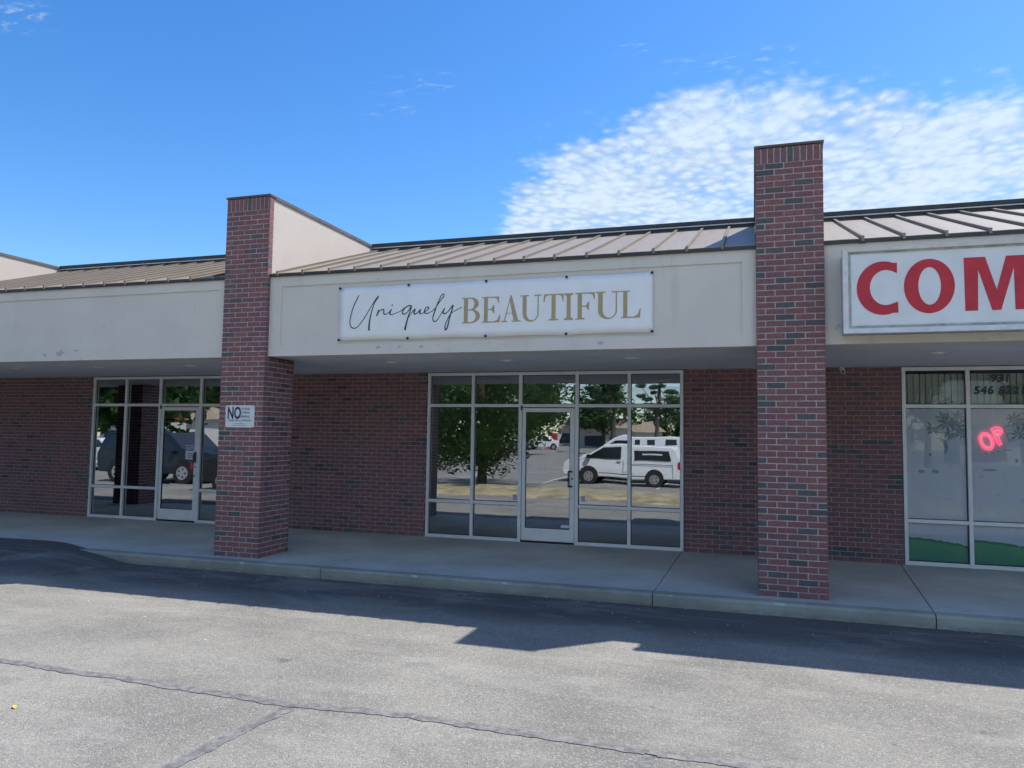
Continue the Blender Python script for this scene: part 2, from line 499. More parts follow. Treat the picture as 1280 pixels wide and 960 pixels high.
# asphalt built up flush with the walk at the left
def ramp():
    xs = [XL, -18, -15, -12, -11, -10.4, -10.1, -9.9, -9.7, -9.5, -9.35, -9.2, -9.05, -8.9, -8.75, -8.6, -8.45, -8.3, -8.15, -8.0, -7.85]
    ys = [.2, .06, -.1, -.26, -.32, -.5, -.7, -.9, -1.15, -1.4, -1.7]
    m = MB(); n = len(ys)
    for x in xs:
        t = min(1, max(0, (-7.9 - x) / 1.25)); t = t * t * (3 - 2 * t)
        for y in ys:
            k = 1 if y > -.3 else max(0, 1 - (-.3 - y) / 1.3)
            k = k * k * (3 - 2 * k)
            yy = y
            if y > CY:
                s_ = max(0, min(1, (-8.45 - x) / 1.7)); s_ = s_ * s_ * (3 - 2 * s_)
                yy = CY - .016 + (y - CY) * s_
            m.v.append((x, yy, GZ - .012 + (0.005 - GZ + .012) * t * k + .006 * mnoise.noise(Vector((x * 2, y * 3, 0)))))
    for i in range(len(xs) - 1):
        for j in range(n - 1):
            a = i * n + j
            m.f.append((a, a + 1, a + n + 1, a + n))
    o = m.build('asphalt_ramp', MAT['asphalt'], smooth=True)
    if o.data.polygons[0].normal.z < 0: o.data.flip_normals()
    return tag(o, kind='structure')
ramp()

# sealed cracks: irregular bands a few mm proud of the asphalt
def crack(pts, w0, seed, name='sealed_crack'):
    r = random.Random(seed)
    P_ = []
    for (x0, y0), (x1, y1) in zip(pts, pts[1:]):
        n = max(2, int(math.hypot(x1 - x0, y1 - y0) / .035))
        for k in range(n): P_.append(Vector((x0 + (x1 - x0) * k / n, y0 + (y1 - y0) * k / n, 0)))
    m = MB(); prev = None
    for k, p in enumerate(P_):
        d = (P_[min(k + 1, len(P_) - 1)] - P_[max(k - 1, 0)]).normalized(); nrm = Vector((-d.y, d.x, 0))
        off = .022 * mnoise.noise(Vector((p.x * 2.1 + seed, p.y * 2.1, 0))) + .008 * mnoise.noise(Vector((p.x * 11, p.y * 11, seed)))
        wl = w0 / 2 * (1 + .38 * mnoise.noise(Vector((p.x * 9, p.y * 9 + seed, 1))) + .3 * (r.random() - .5))
        wr = w0 / 2 * (1 + .38 * mnoise.noise(Vector((p.x * 9, p.y * 9 + seed, 5))) + .3 * (r.random() - .5))
        a = p + nrm * (off + wl); c = p + nrm * (off - wr)
        m.v += [(a.x, a.y, GZ + .004), (c.x, c.y, GZ + .004)]
        if k: i = 2 * k; m.f.append((i - 2, i - 1, i + 1, i))
    o = m.build(name, MAT['sealant'], fix=False)
    if o.data.polygons[0].normal.z < 0: o.data.flip_normals()
    return tag(o, kind='structure')
crack([(-9.5, -4.02), (-7.2, -4.08), (-5.68, -4.126), (-4.63, -4.139), (-3.75, -4.171), (-2.99, -4.195), (-2.52, -4.12), (-1.9, -4.104), (-1.16, -4.135), (-.59, -4.15), (-.06, -4.142), (1.2, -4.19), (3.4, -4.1)], .085, 3)
crack([(-2.969, -4.24), (-3.0, -4.45), (-3.024, -4.686), (-3.058, -5.225), (-3.1, -6.4)], .088, 5)
crack([(-.607, -4.18), (-.625, -4.365), (-.64, -5.1), (-.6, -6.3)], .075, 9)

# sidewalk of separate slabs with its curb face
walk = bpy.data.objects.new('sidewalk', None); COL.objects.link(walk); tag(walk, kind='structure')
cuts = [(XL, XL), (-17.4, -17.4), (-13.4, -13.4), (-9.3, -9.3), (-5.27, -5.19), (-1.063, -1.095), (1.87, 1.64), (5.0, 5.0), (9.0, 9.0)]
for (b0, f0), (b1, f1) in zip(cuts, cuts[1:]):
    g = .006; yb = WY + .10; ry = .02
    m = MB()
    prof = [(yb, GZ - .15), (yb, 0), (CY + .035, 0), (CY + .012, -.006), (CY, -.022), (CY - .006, GZ - .15)]
    n = len(prof)
    def xx(b_, f_, y): t = (yb - y) / (yb - CY); return b_ + (f_ - b_) * t
    for (b_, f_, s_) in ((b0, f0, g), (b1, f1, -g)):
        for (y, z) in prof: m.v.append((xx(b_, f_, y) + s_, y, z + rnd.uniform(-.0008, .0008)))
    for k in range(n):
        k2 = (k + 1) % n; m.f.append((k, k2, n + k2, n + k))
    m.f.append(tuple(reversed(range(n)))); m.f.append(tuple(range(n, 2 * n)))
    m.build('slab', MAT['concrete'], walk)
    # paler, rougher curb band cast along the edge
    cm = MB(); c0, c1 = f0 + g, f1 - g
    cm.v = []
    pr2 = [(CY + .16, .003), (CY + .03, .003), (CY + .009, -.004), (CY - .004, -.022), (CY - .012, GZ - .1), (CY + .16, GZ - .1)]
    n = len(pr2); ns = max(2, int((c1 - c0) / .045))
    for q_ in range(ns + 1):
        x = c0 + (c1 - c0) * q_ / ns
        for k, (y, z) in enumerate(pr2):
            if k in (1, 2, 3):
                w_ = mnoise.noise(Vector((x * 5, k, 0))) * .004 + mnoise.noise(Vector((x * 19, k, 4))) * .003
                chip = max(0, mnoise.noise(Vector((x * 7, 0, 9))) - .42) * .09 * (k == 2)
                y += abs(w_) + chip; z -= abs(w_) * .6 + chip * .7
            cm.v.append((x, y, z))
    for q_ in range(ns):
        for k in range(n):
            k2 = (k + 1) % n; a = q_ * n; cm.f.append((a + k, a + k2, a + n + k2, a + n + k))
    cm.f.append(tuple(reversed(range(n)))); cm.f.append(tuple(range(ns * n, ns * n + n)))
    cm.build('curb', MAT['curb'], walk)

# ------------------------------------------------------------------ brickwork
_bc = {}
def brick_mesh(w, h, d, face, v, dark):
    k = (round(w, 4), round(h, 4), round(d, 4), face, v, dark)
    if k not in _bc:
        r = random.Random(hash(k) & 0xffff)
        m = MB(); j = lambda: r.uniform(-.0011, .0011)
        if face == '-y': m.chamfer(j(), w + j(), r.uniform(-.0018, .0012), d, j(), h + j(), .0028, '-y')
        else: m.chamfer(0, d + r.uniform(-.0012, .0018), j(), w + j(), j(), h + j(), .0028, '+x')
        _bc[k] = m.mesh('brick', MAT['brick_dark'] if dark else MAT['brick'])
    return _bc[k]

def put_brick(parent, x, y, z, w, h, face='-y', dark=None, name='brick', d=.09):
    if dark is None: dark = rnd.random() < .085
    me = brick_mesh(w, h, d, face, rnd.randrange(5), dark)
    o = bpy.data.objects.new(name, me); COL.objects.link(o); o.parent = parent; o.location = (x, y, z)
    return o

BH = CR - JT
def pillar(x0, label, dark_front=(), side_budget=0, sidebk=True, singles=True):
    """square column of running bond up to the soffit, half-brick veneer above it"""
    t = thing('brick_pillar', (x0, 0, 0), label, 'pillar', 'brick pillars along the shop front')
    core = MB()
    core.box(.005, PW - .005, .005, .685, 0, ZS - .01)
    core.box(.005, PW - .005, .005, .095, ZS - .01, PH - .03)
    core.build('mortar', MAT['mortar'], t)
    isl = MB(); nside = 0
    hb = .0901
    for c in range(70):
        z = c * CR + JT / 2 + (.002 if c == 0 else 0)
        h = BH
        A = (c % 2 == 0)                 # A: three full then half at the right (bottom course)
        xs = [(0, .1917), (.2032, .3949), (.4064, .5981), (.6096, PW)] if A else [(0, hb), (.1016, .2933), (.3048, .4965), (.508, PW)]
        for k, (xa, xb) in enumerate(xs):
            dk = (c, k) in dark_front if dark_front else None
            if singles:
                put_brick(t, xa, 0, z, xb - xa, h, dark=dk)
            else:
                isl.chamfer(xa, xb, 0, .09, z, z + h, .0028)
        low = (c + 1) * CR < ZS + .02
        # right side: courses B expose the end of the front brick, A start with a stretcher
        ys = []
        y = .1016 if not A else .0          # A: the right half brick is the end of a stretcher running back
        if A: ys.append((.0921, .1917)); y = .2032
        else: y = .1016
        while y < .64:
            ys.append((y, min(y + .1917, .69))); y += .2032
        for (ya, yb) in ys:
            if not low: break
            if singles and nside < side_budget and 1 <= c:
                # 12 mm proud of the core like its neighbours
                o = put_brick(t, PW - .09, ya, z, yb - ya, h, '+x', d=.09); nside += 1
            else:
                isl.chamfer(PW - .09, PW, ya, yb, z, z + h, .0028, '+x')
            isl.box(0, .09, ya, yb, z, z + h)
        if low:
            for k in range(3): isl.box(.0965 + k * .17, .0965 + k * .17 + .16, .60, .69, z, z + h)
    # soldier course and coping
    sw = (PW + JT) / 10.5
    z = 70 * CR + .002; h = PH - .028 - z
    for k in range(11):
        xa = k * sw; xb = min(PW, xa + sw - JT)
        o = put_brick(t, xa, 0, z, xb - xa, h, dark=(k in (5,)), name='soldier_brick')
    cp = MB().box(-.012, PW + .012, -.012, .10, PH - .022, PH + .004)
    cp.build('coping', MAT['bronze_soft'], t)
    if isl.f:
        o = isl.build('brickwork', MAT['brick_isl'], t); tag(o, kind='stuff')
    return t

# courses counted from the bottom; dark headers and stretchers read off the photograph
def D(rows): return set(rows)
d3 = D([(0, 1), (1, 0), (2, 2), (3, 1), (5, 2), (5, 0), (7, 0), (10, 2), (9, 0), (11, 0), (12, 1), (13, 3), (13, 0), (14, 3), (15, 0), (16, 2), (17, 2), (17, 0), (21, 0),
        (22, 3), (27, 0), (28, 2), (29, 0), (30, 0), (31, 0), (33, 1), (36, 0), (39, 1), (40, 1), (41, 2), (43, 3), (44, 1), (46, 1), (49, 3), (50, 1), (51, 0),
        (55, 1), (55, 0), (56, 2), (58, 2), (59, 0), (60, 0), (63, 2), (65, 1), (66, 2), (68, 0), (69, 1)])
d2 = D([(0, 0), (4, 0), (8, 1), (12, 0), (16, 2), (18, 2), (21, 1), (23, 0), (24, 0), (28, 2), (33, 1), (40, 0), (44, 0), (49, 0), (51, 1), (53, 0), (54, 3), (57, 0), (58, 3), (61, 2), (64, 2)])
pillar(PX[2], 'tall brick pillar right of the white banner with dark bricks scattered', d3)
pillar(PX[1], 'tall brick pillar with the white NO notice fixed to its front', d2, side_budget=18)
pillar(PX[0], 'brick pillar at the far left whose parapet wing shows above the roof', None, singles=False)
pillar(PX[3], 'brick pillar at the far right end of the shops', None, singles=False)

def brick_wall(x0, x1, label, group='brick walls between the shop windows', keep='right', nsingle=300, vis=None):
    t = thing('brick_wall', (x0, WY - .02, 0), label, 'wall', group)
    w = x1 - x0; rows = 40
    MB().box(0, w, .0045, .20, 0, ZS + .02).build('mortar', MAT['mortar_wall'], t)
    L = []
    for c in range(rows):
        z = c * CR + JT / 2
        x = -.1016 if c % 2 else 0
        while x < w:
            xa, xb = max(0, x), min(w, x + .1917)
            if xb - xa > .03: L.append((xa, z, xb - xa))
            x += BL
    key = (lambda q: -q[0]) if keep == 'right' else (lambda q: q[0])
    if vis: cand = [q for q in L if any(a <= x0 + q[0] <= b_ for a, b_ in vis)]
    else: cand = list(L)
    cand.sort(key=key); pick = set(cand[:nsingle])
    isl = MB()
    for q in L:
        if q in pick:
            # a run of darker bricks here and there
            nn = mnoise.noise(Vector(((x0 + q[0]) * 1.3, q[1] * 5.5, 2.0)))
            put_brick(t, q[0], 0, q[1], q[2], BH, dark=(rnd.random() < (.4 if nn > .34 else .03)))
        else:
            isl.chamfer(q[0], q[0] + q[2], rnd.uniform(-.0015, .0015), .09, q[1], q[1] + BH, .0028)
    if isl.f: tag(isl.build('brickwork', MAT['brick_isl'], t), kind='stuff')
    return t
SF = {'L': -12.357, 'M': -5.227, 'R': 1.923}
SW = 4.187
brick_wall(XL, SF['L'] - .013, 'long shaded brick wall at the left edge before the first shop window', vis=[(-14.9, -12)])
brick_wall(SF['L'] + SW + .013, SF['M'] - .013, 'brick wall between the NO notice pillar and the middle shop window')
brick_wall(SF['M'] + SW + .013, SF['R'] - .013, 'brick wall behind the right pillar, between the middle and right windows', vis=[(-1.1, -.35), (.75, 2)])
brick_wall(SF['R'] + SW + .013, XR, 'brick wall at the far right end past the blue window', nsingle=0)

# ------------------------------------------------------------------ shop fronts
OFFS = [0, .81, 1.623, 2.551, 3.372, 4.189]
FW = .05
ZA, ZB, HF = 2.164, .595, 2.705
def storefront(x0, label, kind):
    t = thing('storefront_window', (x0, WY, 0), label, 'shop window', 'aluminium and glass shop fronts')
    O = OFFS
    GM = MAT['glass_clear'] if kind == 'R' else MAT['glass']
    def mull(xc, z0, z1, w=FW):
        return MB().box(xc - w / 2, xc + w / 2, 0, .10, z0, z1)
    # verticals; outer jambs sit inside the opening
    ctr = [O[0] + FW / 2, O[1], O[2], O[3], O[4], O[5] - FW / 2]
    for k, xc in enumerate(ctr):
        w = FW if k not in (2, 3) else .055
        o = mull(xc, 0, HF, w).build('jamb' if k in (0, 5) else 'mullion', MAT['alu'], t); bevel(o, .003)
    for k in range(5):
        xa, xb = ctr[k] + FW / 2 + .003 * (k in (2, 3)), ctr[k + 1] - FW / 2 - .003 * (k in (1, 2))
        levels = [(ZA - .025, ZA + .025), (HF - .05, HF)]
        if k != 2: levels += [(0, .05), (ZB - .025, ZB + .025)]
        for (za, zb) in levels:
            o = MB().box(xa, xb, .003, .097, za, zb).build('rail', MAT['alu'], t); bevel(o, .003)
        panes = [(ZA + .025, HF - .05)]
        if k != 2: panes += [(.05, ZB - .025), (ZB + .025, ZA - .025)]
        for (za, zb) in panes:
            g = MB()
            gs = .008
            g.box(xa, xa + gs, .042, .058, za, zb).box(xb - gs, xb, .042, .058, za, zb)
            g.box(xa + gs, xb - gs, .042, .058, za, za + gs).box(xa + gs, xb - gs, .042, .058, zb - gs, zb)
            p = bpy.data.objects.new('pane', None)
            ty, tx = rnd.uniform(-.0022, .0022), rnd.uniform(-.0022, .0022)
            cx, cz = (xa + xb) / 2, (za + zb) / 2
            hw, hh = (xb - xa) / 2 - .004, (zb - za) / 2 - .004
            pm = MB().quad((-hw, -hw * tx - hh * ty, -hh), (hw, hw * tx - hh * ty, -hh), (hw, hw * tx + hh * ty, hh), (-hw, -hw * tx + hh * ty, hh))
            po = pm.build('pane', GM, t, (cx, .05, cz), fix=False)
            gk = g.build('gasket', MAT['gasket'], po, (-cx, -.05, -cz))
    # the door leaf
    xa, xb = ctr[2] + .034, ctr[3] - .034
    d = bpy.data.objects.new('door', None); COL.objects.link(d); d.parent = t; d.location = (xa, .012, 0)
    w = xb - xa; z0, z1 = .03, 2.125
    for (a, c, e, f) in ((0, .06, z0, z1), (w - .075, w, z0, z1)):
        bevel(MB().box(a, c, 0, .045, e, f).build('stile', MAT['alu'], d), .004)
    bevel(MB().box(.06, w - .075, .002, .043, z0, .225).build('bottom_rail', MAT['alu'], d), .004)
    bevel(MB().box(.06, w - .075, .002, .043, 2.06, z1).build('top_rail', MAT['alu'], d), .004)
    MB().quad((.058, .022, .22), (w - .073, .024, .22), (w - .073, .0215, 2.065), (.058, .0235, 2.065)).build('pane', GM, d, fix=False)
    gs = .008; G = MB()
    G.box(.06, .06 + gs, .012, .03, .225, 2.06).box(w - .075 - gs, w - .075, .012, .03, .225, 2.06)
    G.box(.068, w - .083, .012, .03, .225, .233).box(.068, w - .083, .012, .03, 2.052, 2.06).build('gasket', MAT['gasket'], d)
    MB().box(-.03, w + .03, .0, .09, 0.0, .018).build('threshold', MAT['black'], t, (xa, .005, 0))
    # pull handle, lock, pivots and the push bar inside
    h = MB()
    if kind != 'L':
        h.tube([(w - .05, 0, 1.13), (w - .05, -.05, 1.13)], .011).tube([(w - .05, 0, .90), (w - .05, -.05, .90)], .011)
        h.box(w - .105, w - .03, -.012, 0, 1.118, 1.142).box(w - .105, w - .03, -.012, 0, .888, .912)
        h.build('handle_bracket', MAT['black'], d)
        MB().tube([(w - .085, -.05, .89), (w - .085, -.05, 1.145)], .011).tube([(w - .085, -.05, 1.13), (w - .05, -.05, 1.13)], .009).tube([(w - .085, -.05, .9), (w - .05, -.05, .9)], .009).build('pull_handle', MAT['black'], d)
    else:
        h.box(w - .052, w - .028, -.02, 0, 1.10, 1.30).tube([(w - .04, -.015, 1.28), (w - .04, -.055, 1.24), (w - .04, -.055, 1.12), (w - .07, -.03, 1.09)], .012)
        h.box(w - .14, w - .03, -.02, -.0, .845, .865)
        h.build('pull_handle', MAT['black'], d)
    MB().disc((w - .036, -.004, 1.02), .014, (0, 1, 0), .012).build('lock', MAT['black'], d)
    MB().box(-.026, .0, -.014, .03, 2.09, 2.165).build('pivot', MAT['black'], d)
    MB().box(-.02, .01, -.01, .03, .018, .045).build('pivot', MAT['black'], d)
    if kind != 'L': MB().box(.06, w - .075, .06, .085, 1.095, 1.125).build('push_bar', MAT['alu'], d)
    return t, d, ctr, xa
MAT['sticker'] = simple('pink_sticker', (.55, .42, .62), .6, var=.15, nscale=60)
MAT['white_print'] = simple('white_print', (.72, .75, .78), .5)
MAT['blue_print'] = simple('blue_print', (.05, .09, .32), .5)
MAT['ink'] = simple('dark_ink', (.018, .024, .05), .5)
MAT['door_text'] = simple('window_number_vinyl', (.03, .05, .07), .5)

tL, dL, cL, xaL = storefront(SF['L'], 'left shop window with glass door, half hidden behind the NO notice pillar', 'L')
tM, dM, cM, xaM = storefront(SF['M'], 'middle shop window and glass door below the white banner', 'M')
tR, dR, cR, xaR = storefront(SF['R'], 'right shop window with leaf print, green hills film and red neon', 'R')

# small things stuck on the glass
for (x, z) in ((-3.69, .695), (-2.576, .711)):
    MB().box(-.034, .034, -.0015, 0, -.042, .042).build('sticker', MAT['sticker'], tM, (x - SF['M'], .0485, z))
MB().box(-.085, .085, -.0015, 0, -.022, .022).build('sticker', MAT['white_print'], dM, (-2.84 - SF['M'] - xaM, .018, .275))
me = text_mesh('3445 F1', .115, .0035, xs=.85, align='CENTER'); me.materials.append(MAT['door_text'])
obj('number_lettering', me, tM, (-3.135 - SF['M'], .0465, 2.385))
o = MB().box(-.135, .135, -.0015, 0, -.13, .13).build('notice_sheet', MAT['white_print'], dL, (-9.985 - SF['L'] - xaL, .018, 1.285))
MB().box(-.12, .12, -.001, 0, .03, .115).build('header', MAT['blue_print'], o, (0, -.002, 0))
me = text_mesh('NOTICE', .075, .002, align='CENTER', xs=.8); me.materials.append(MAT['white_print']); obj('lettering', me, o, (0, -.0045, .045))
for k, s_ in enumerate((.2, .17, .19)):
    MB().box(-s_ / 2, s_ / 2, -.001, 0, -.006, .006).build('text_line', MAT['blue_print'], o, (0, -.002, -.02 - .035 * k))
# phone number on the right transom
for txt, x, z, s_ in (('931', 3.01, 2.498, .145), ('546 8221', 2.81, 2.335, .145)):
    me = text_mesh(txt, s_, .005, shear=.12, xs=1.0, space=1.12); me.materials.append(MAT['door_text'])
    obj('number_lettering', me, tR, (x - SF['R'], .0465, z))

# ------------------------------------------------------------------ inside the shops
MAT['room'] = simple('interior_paint', (.42, .42, .40), .9, var=.05, nscale=2)
MAT['room_floor'] = simple('interior_floor', (.16, .17, .17), .5, var=.15, nscale=3)
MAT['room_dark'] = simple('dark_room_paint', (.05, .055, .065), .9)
def room(x0, x1, mat, depth=7):
    m = MB(); y0, y1 = WY + .101, WY + depth
    z1 = 2.9
    m.quad((x0, y1, .006), (x1, y1, .006), (x1, y1, z1), (x0, y1, z1))
    m.quad((x0, y0, .006), (x0, y1, .006), (x0, y1, z1), (x0, y0, z1))
    m.quad((x1, y1, .006), (x1, y0, .006), (x1, y0, z1), (x1, y1, z1))
    m.quad((x0, y0, z1), (x0, y1, z1), (x1, y1, z1), (x1, y0, z1))
    o = m.build('shop_interior', mat, fix=False); tag(o, kind='structure')
    f_ = MB().quad((x0, y0, .006), (x1, y0, .006), (x1, y1, .006), (x0, y1, .006)).build('floor', MAT['room_floor'], o, fix=False)
    # header above the glazing
    MB().box(x0, x1, WY + .10, WY + .18, 2.655, 2.9).build('header', mat, o)
    return o
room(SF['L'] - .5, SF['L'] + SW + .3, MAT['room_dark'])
room(SF['M'] - .2, SF['M'] + SW + .5, MAT['room'])
room(SF['R'] - .2, SF['R'] + SW + .2, MAT['room'])
# inner partition glimpsed through the middle window
pt = MB().box(-3.05 - 1.2, -3.05 - 1.08, WY + 1.6, WY + 4.2, .01, 2.88).build('partition_wall', MAT['room']); tag(pt, kind='structure')

# film and blinds of the right shop
def film_mat():
    m, b, pr = new_mat('window_film_print')
    pos = b.n('ShaderNodeNewGeometry').outputs['Position']
    s = b.n('ShaderNodeSeparateXYZ'); b.link(pos, s.inputs[0])
    x, z = s.outputs[0], s.outputs[2]
    fold = b.m('MULTIPLY', b.m('SINE', b.m('ADD', b.m('MULTIPLY', x, 62), b.m('MULTIPLY', b.noise(pos, 3, 2), 6))), .5)
    base = b.mix(b.m('ADD', .5, b.m('MULTIPLY', fold, .5)), (.74, .86, .96), (.80, .90, .98))
    base = b.mix(b.sstep(b.noise(pos, 1.6, 4, .6), .35, .7), base, (.74, .79, .92))
    # printed hills: green below a wavy line repeated on each sheet
    xm = b.m('MODULO', b.m('SUBTRACT', x, SF['R']), .815)
    top = b.m('SUBTRACT', .37, b.m('MULTIPLY', b.m('MULTIPLY', xm, xm), .14))
    top = b.m('ADD', top, b.m('MULTIPLY', b.m('SUBTRACT', b.noise(pos, 14, 3, .6), .5), .05))
    g = b.m('GREATER_THAN', b.m('SUBTRACT', top, z), 0)
    gcol = b.mix(b.sstep(b.m('SUBTRACT', top, z), 0, .3), (.14, .50, .22), (.08, .38, .26))
    gcol = b.mix(b.m('MULTIPLY', b.m('ADD', .5, fold), .35), gcol, (.16, .42, .16))
    rim = b.m('LESS_THAN', b.m('SUBTRACT', top, z), .035)
    gcol = b.mix(b.m('MULTIPLY', rim, .6), gcol, (.06, .16, .13))
    base = b.mix(g, base, gcol)
    # faint leaves, strokes and patches of the print
    sm = b.noise(b.vmap(pos, scale=(1, 1, 2.4)), 5, 4, .6, .5)
    hgt = b.m('MULTIPLY', b.sstep(z, .7, .9), b.m('SUBTRACT', 1, b.sstep(z, 1.75, 1.9)))
    base = b.mix(b.m('MULTIPLY', b.m('MULTIPLY', b.sstep(sm, .62, .70), hgt), .35), base, (.18, .28, .40))
    b.link(base, pr.inputs['Base Color']); pr.inputs['Roughness'].default_value = .7
    return m
MAT['film'] = film_mat()
MAT['leafprint'] = simple('leaf_print', (.26, .38, .44), .7, var=.35, nscale=20)
MAT['blueprint'] = simple('blue_grey_print', (.42, .53, .66), .7, var=.2, nscale=20)
MAT['blind'] = simple('blind_slat', (.52, .58, .52), .8, var=.1, nscale=6)
for k in range(5):
    if k == 2: continue
    xa, xb = cR[k] + .035, cR[k + 1] - .035
    for (za, zb) in ((.06, ZB - .03), (ZB + .03, ZA - .03)):
        m = MB(); n = 14
        for j in range(n + 1):
            x = xa + (xb - xa) * j / n; yy = .072 + .003 * math.sin(j * 2.1 + k)
            m.v += [(x, yy, za), (x, yy, zb)]
            if j: i = 2 * j; m.f.append((i - 2, i, i + 1, i - 1))
        m.build('film_sheet', MAT['film'], tR, fix=False)
    # vertical blind slats behind the transom
    x = xa
    while x < xb:
        a_ = .35 + rnd.uniform(-.1, .1); w = .082
        MB().quad((-w / 2 * math.cos(a_), -w / 2 * math.sin(a_), 0), (w / 2 * math.cos(a_), w / 2 * math.sin(a_), 0), (w / 2 * math.cos(a_), w / 2 * math.sin(a_), .5), (-w / 2 * math.cos(a_), -w / 2 * math.sin(a_), .5)).build('blind_slat', MAT['blind'], tR, (x, .16, 2.12), fix=False)
        x += .078
def leaf_fan(cx, cz, r_, n, a0, a1, seed):
    rr = random.Random(seed); m = MB()
    for k in range(n):
        a = a0 + (a1 - a0) * k / (n - 1) + rr.uniform(-.12, .12); l = r_ * rr.uniform(.7, 1.1); w = l * .13
        dx, dz = math.cos(a), math.sin(a)
        y = -.001 * k / n
        m.quad((cx, y, cz), (cx + dx * l * .5 - dz * w, y, cz + dz * l * .5 + dx * w), (cx + dx * l, y, cz + dz * l), (cx + dx * l * .5 + dz * w, y, cz + dz * l * .5 - dx * w))
    return m
def film_deco(x, z, r_, n, a0, a1, seed, mat='leafprint'):
    m = leaf_fan(0, 0, r_, n, a0, a1, seed)
    m.build('printed_leaf', MAT[mat], tR, (x - SF['R'], .068, z), fix=False)
def zx(a, c): return (1.923 + (a - 60) / 8 / 98.5, 2.72 - (c - 60) / 8 / 92)
for (a, c, r_, n, a0, a1, sd_, mm) in [(375, 690, .13, 9, math.pi * .75, math.pi * 2.1, 1, 'leafprint'), (500, 640, .16, 10, 0, 6.2, 2, 'leafprint'), (600, 660, .15, 9, 0, 6.2, 3, 'leafprint'),
                        (530, 740, .12, 8, 3, 6.2, 4, 'leafprint'), (640, 740, .12, 8, 0, 6.2, 5, 'leafprint'), (460, 580, .10, 7, 0, 6.2, 6, 'leafprint'), (620, 570, .11, 8, 0, 6.2, 7, 'blueprint'),
                        (1130, 590, .12, 9, 0, 6.2, 8, 'leafprint'), (1210, 640, .13, 9, 0, 6.2, 9, 'leafprint'), (1170, 740, .13, 9, 0, 6.2, 10, 'leafprint'), (1260, 560, .11, 8, 0, 6.2, 11, 'blueprint')]:
    x, z = zx(a, c); film_deco(x, z, r_, n, a0, a1, sd_, mm)
# curved stroke of the print on the first sheet
m = MB(); pts = []
for k in range(9):
    t_ = k / 8; a = 1.9 - 2.6 * t_
    pts.append((2.37 + .10 * math.cos(a), 1.585 + .14 * math.sin(a) , .004 + .05 * math.sin(math.pi * t_)))
for k, (x, z, w) in enumerate(pts):
    m.v += [(x - SF['R'] - w / 2, 0, z), (x - SF['R'] + w / 2, 0, z + .01)]
    if k: i = 2 * k; m.f.append((i - 2, i - 1, i + 1, i))
m.build('printed_stroke', MAT['leafprint'], tR, (0, .068, 0), fix=False)
for (x, z, w, h) in ((2.27, 1.50, .03, .05), (2.16, 1.27, .09, .05), (2.33, 1.27, .09, .05), (2.94, 1.53, .02, .03), (3.02, 1.54, .04, .02), (3.09, 1.56, .06, .015), (3.20, 1.58, .09, .02), (2.98, 1.31, .18, .025), (3.3, 1.44, .04, .06)):
    m = MB(); n = 8
    m.v = [(w / 2 * math.cos(2 * math.pi * k / n) * (1 + .2 * math.sin(3 * k)), 0, h / 2 * math.sin(2 * math.pi * k / n)) for k in range(n)]; m.f = [tuple(range(n))]
    m.build('printed_mark', MAT['leafprint'] if h > .022 else MAT['blueprint'], tR, (x - SF['R'], .068, z), fix=False)

# neon OPEN, hung tilted inside the glass
MAT['neon'] = simple('neon_tube_lit', (.9, .1, .15), .3, emit=((1.0, .06, .13), .95))
MAT['neon_core'] = simple('neon_tube_inner', (.9, .2, .25), .3, emit=((1.0, .12, .2), .85))
MAT['neon_off'] = simple('neon_tube_unlit', (.55, .56, .58), .3)
nt_ = thing('neon_sign', (2.952, WY + .058, 1.696), 'red neon OPEN sign tilted upward in the right shop window', 'neon sign')
TL = R(21)
def nt_pt(u, v): return (u * math.cos(TL) - v * math.sin(TL), 0, u * math.sin(TL) + v * math.cos(TL))
def ell(rx, rz, n=26): return [nt_pt(rx * math.cos(2 * math.pi * k / n), rz * math.sin(2 * math.pi * k / n)) for k in range(n + 1)]
MB().tube(ell(.078, .118), .0050, 6, False).build('letter_tube', MAT['neon'], nt_, smooth=True)
MB().tube(ell(.054, .090), .0042, 6, False).build('letter_tube', MAT['neon_core'], nt_, smooth=True)
def ptube(o_, s_):
    L = [(.118, -.115), (.112, .125)] + [(.165 + .062 * math.sin(a), .068 + .058 * math.cos(a)) for a in [0, .4, .8, 1.2, 1.57, 2.0, 2.4, 2.8, 3.14]] + [(.15, .01), (.145, -.115)]
    return [nt_pt(x, z + .012) for i, (x, z) in enumerate(L)]
MB().tube(ptube(0, 1), .0050, 6).build('letter_tube', MAT['neon'], nt_, smooth=True)
MB().tube([nt_pt(.139, .035), nt_pt(.139, .098), nt_pt(.165, .098), nt_pt(.190, .088), nt_pt(.198, .068), nt_pt(.190, .048), nt_pt(.165, .036), nt_pt(.142, .036)], .005, 6).build('letter_tube', MAT['neon_core'], nt_, smooth=True)
MB().tube([nt_pt(.34, -.10), nt_pt(.255, -.10), nt_pt(.255, .10), nt_pt(.34, .10)], .006, 6).tube([nt_pt(.255, 0), nt_pt(.32, 0)], .006, 6).build('letter_tube', MAT['neon_off'], nt_, smooth=True)
MB().tube([nt_pt(.40, -.10), nt_pt(.40, .10), nt_pt(.49, -.10), nt_pt(.49, .10)], .006, 6).build('letter_tube', MAT['neon_off'], nt_, smooth=True)
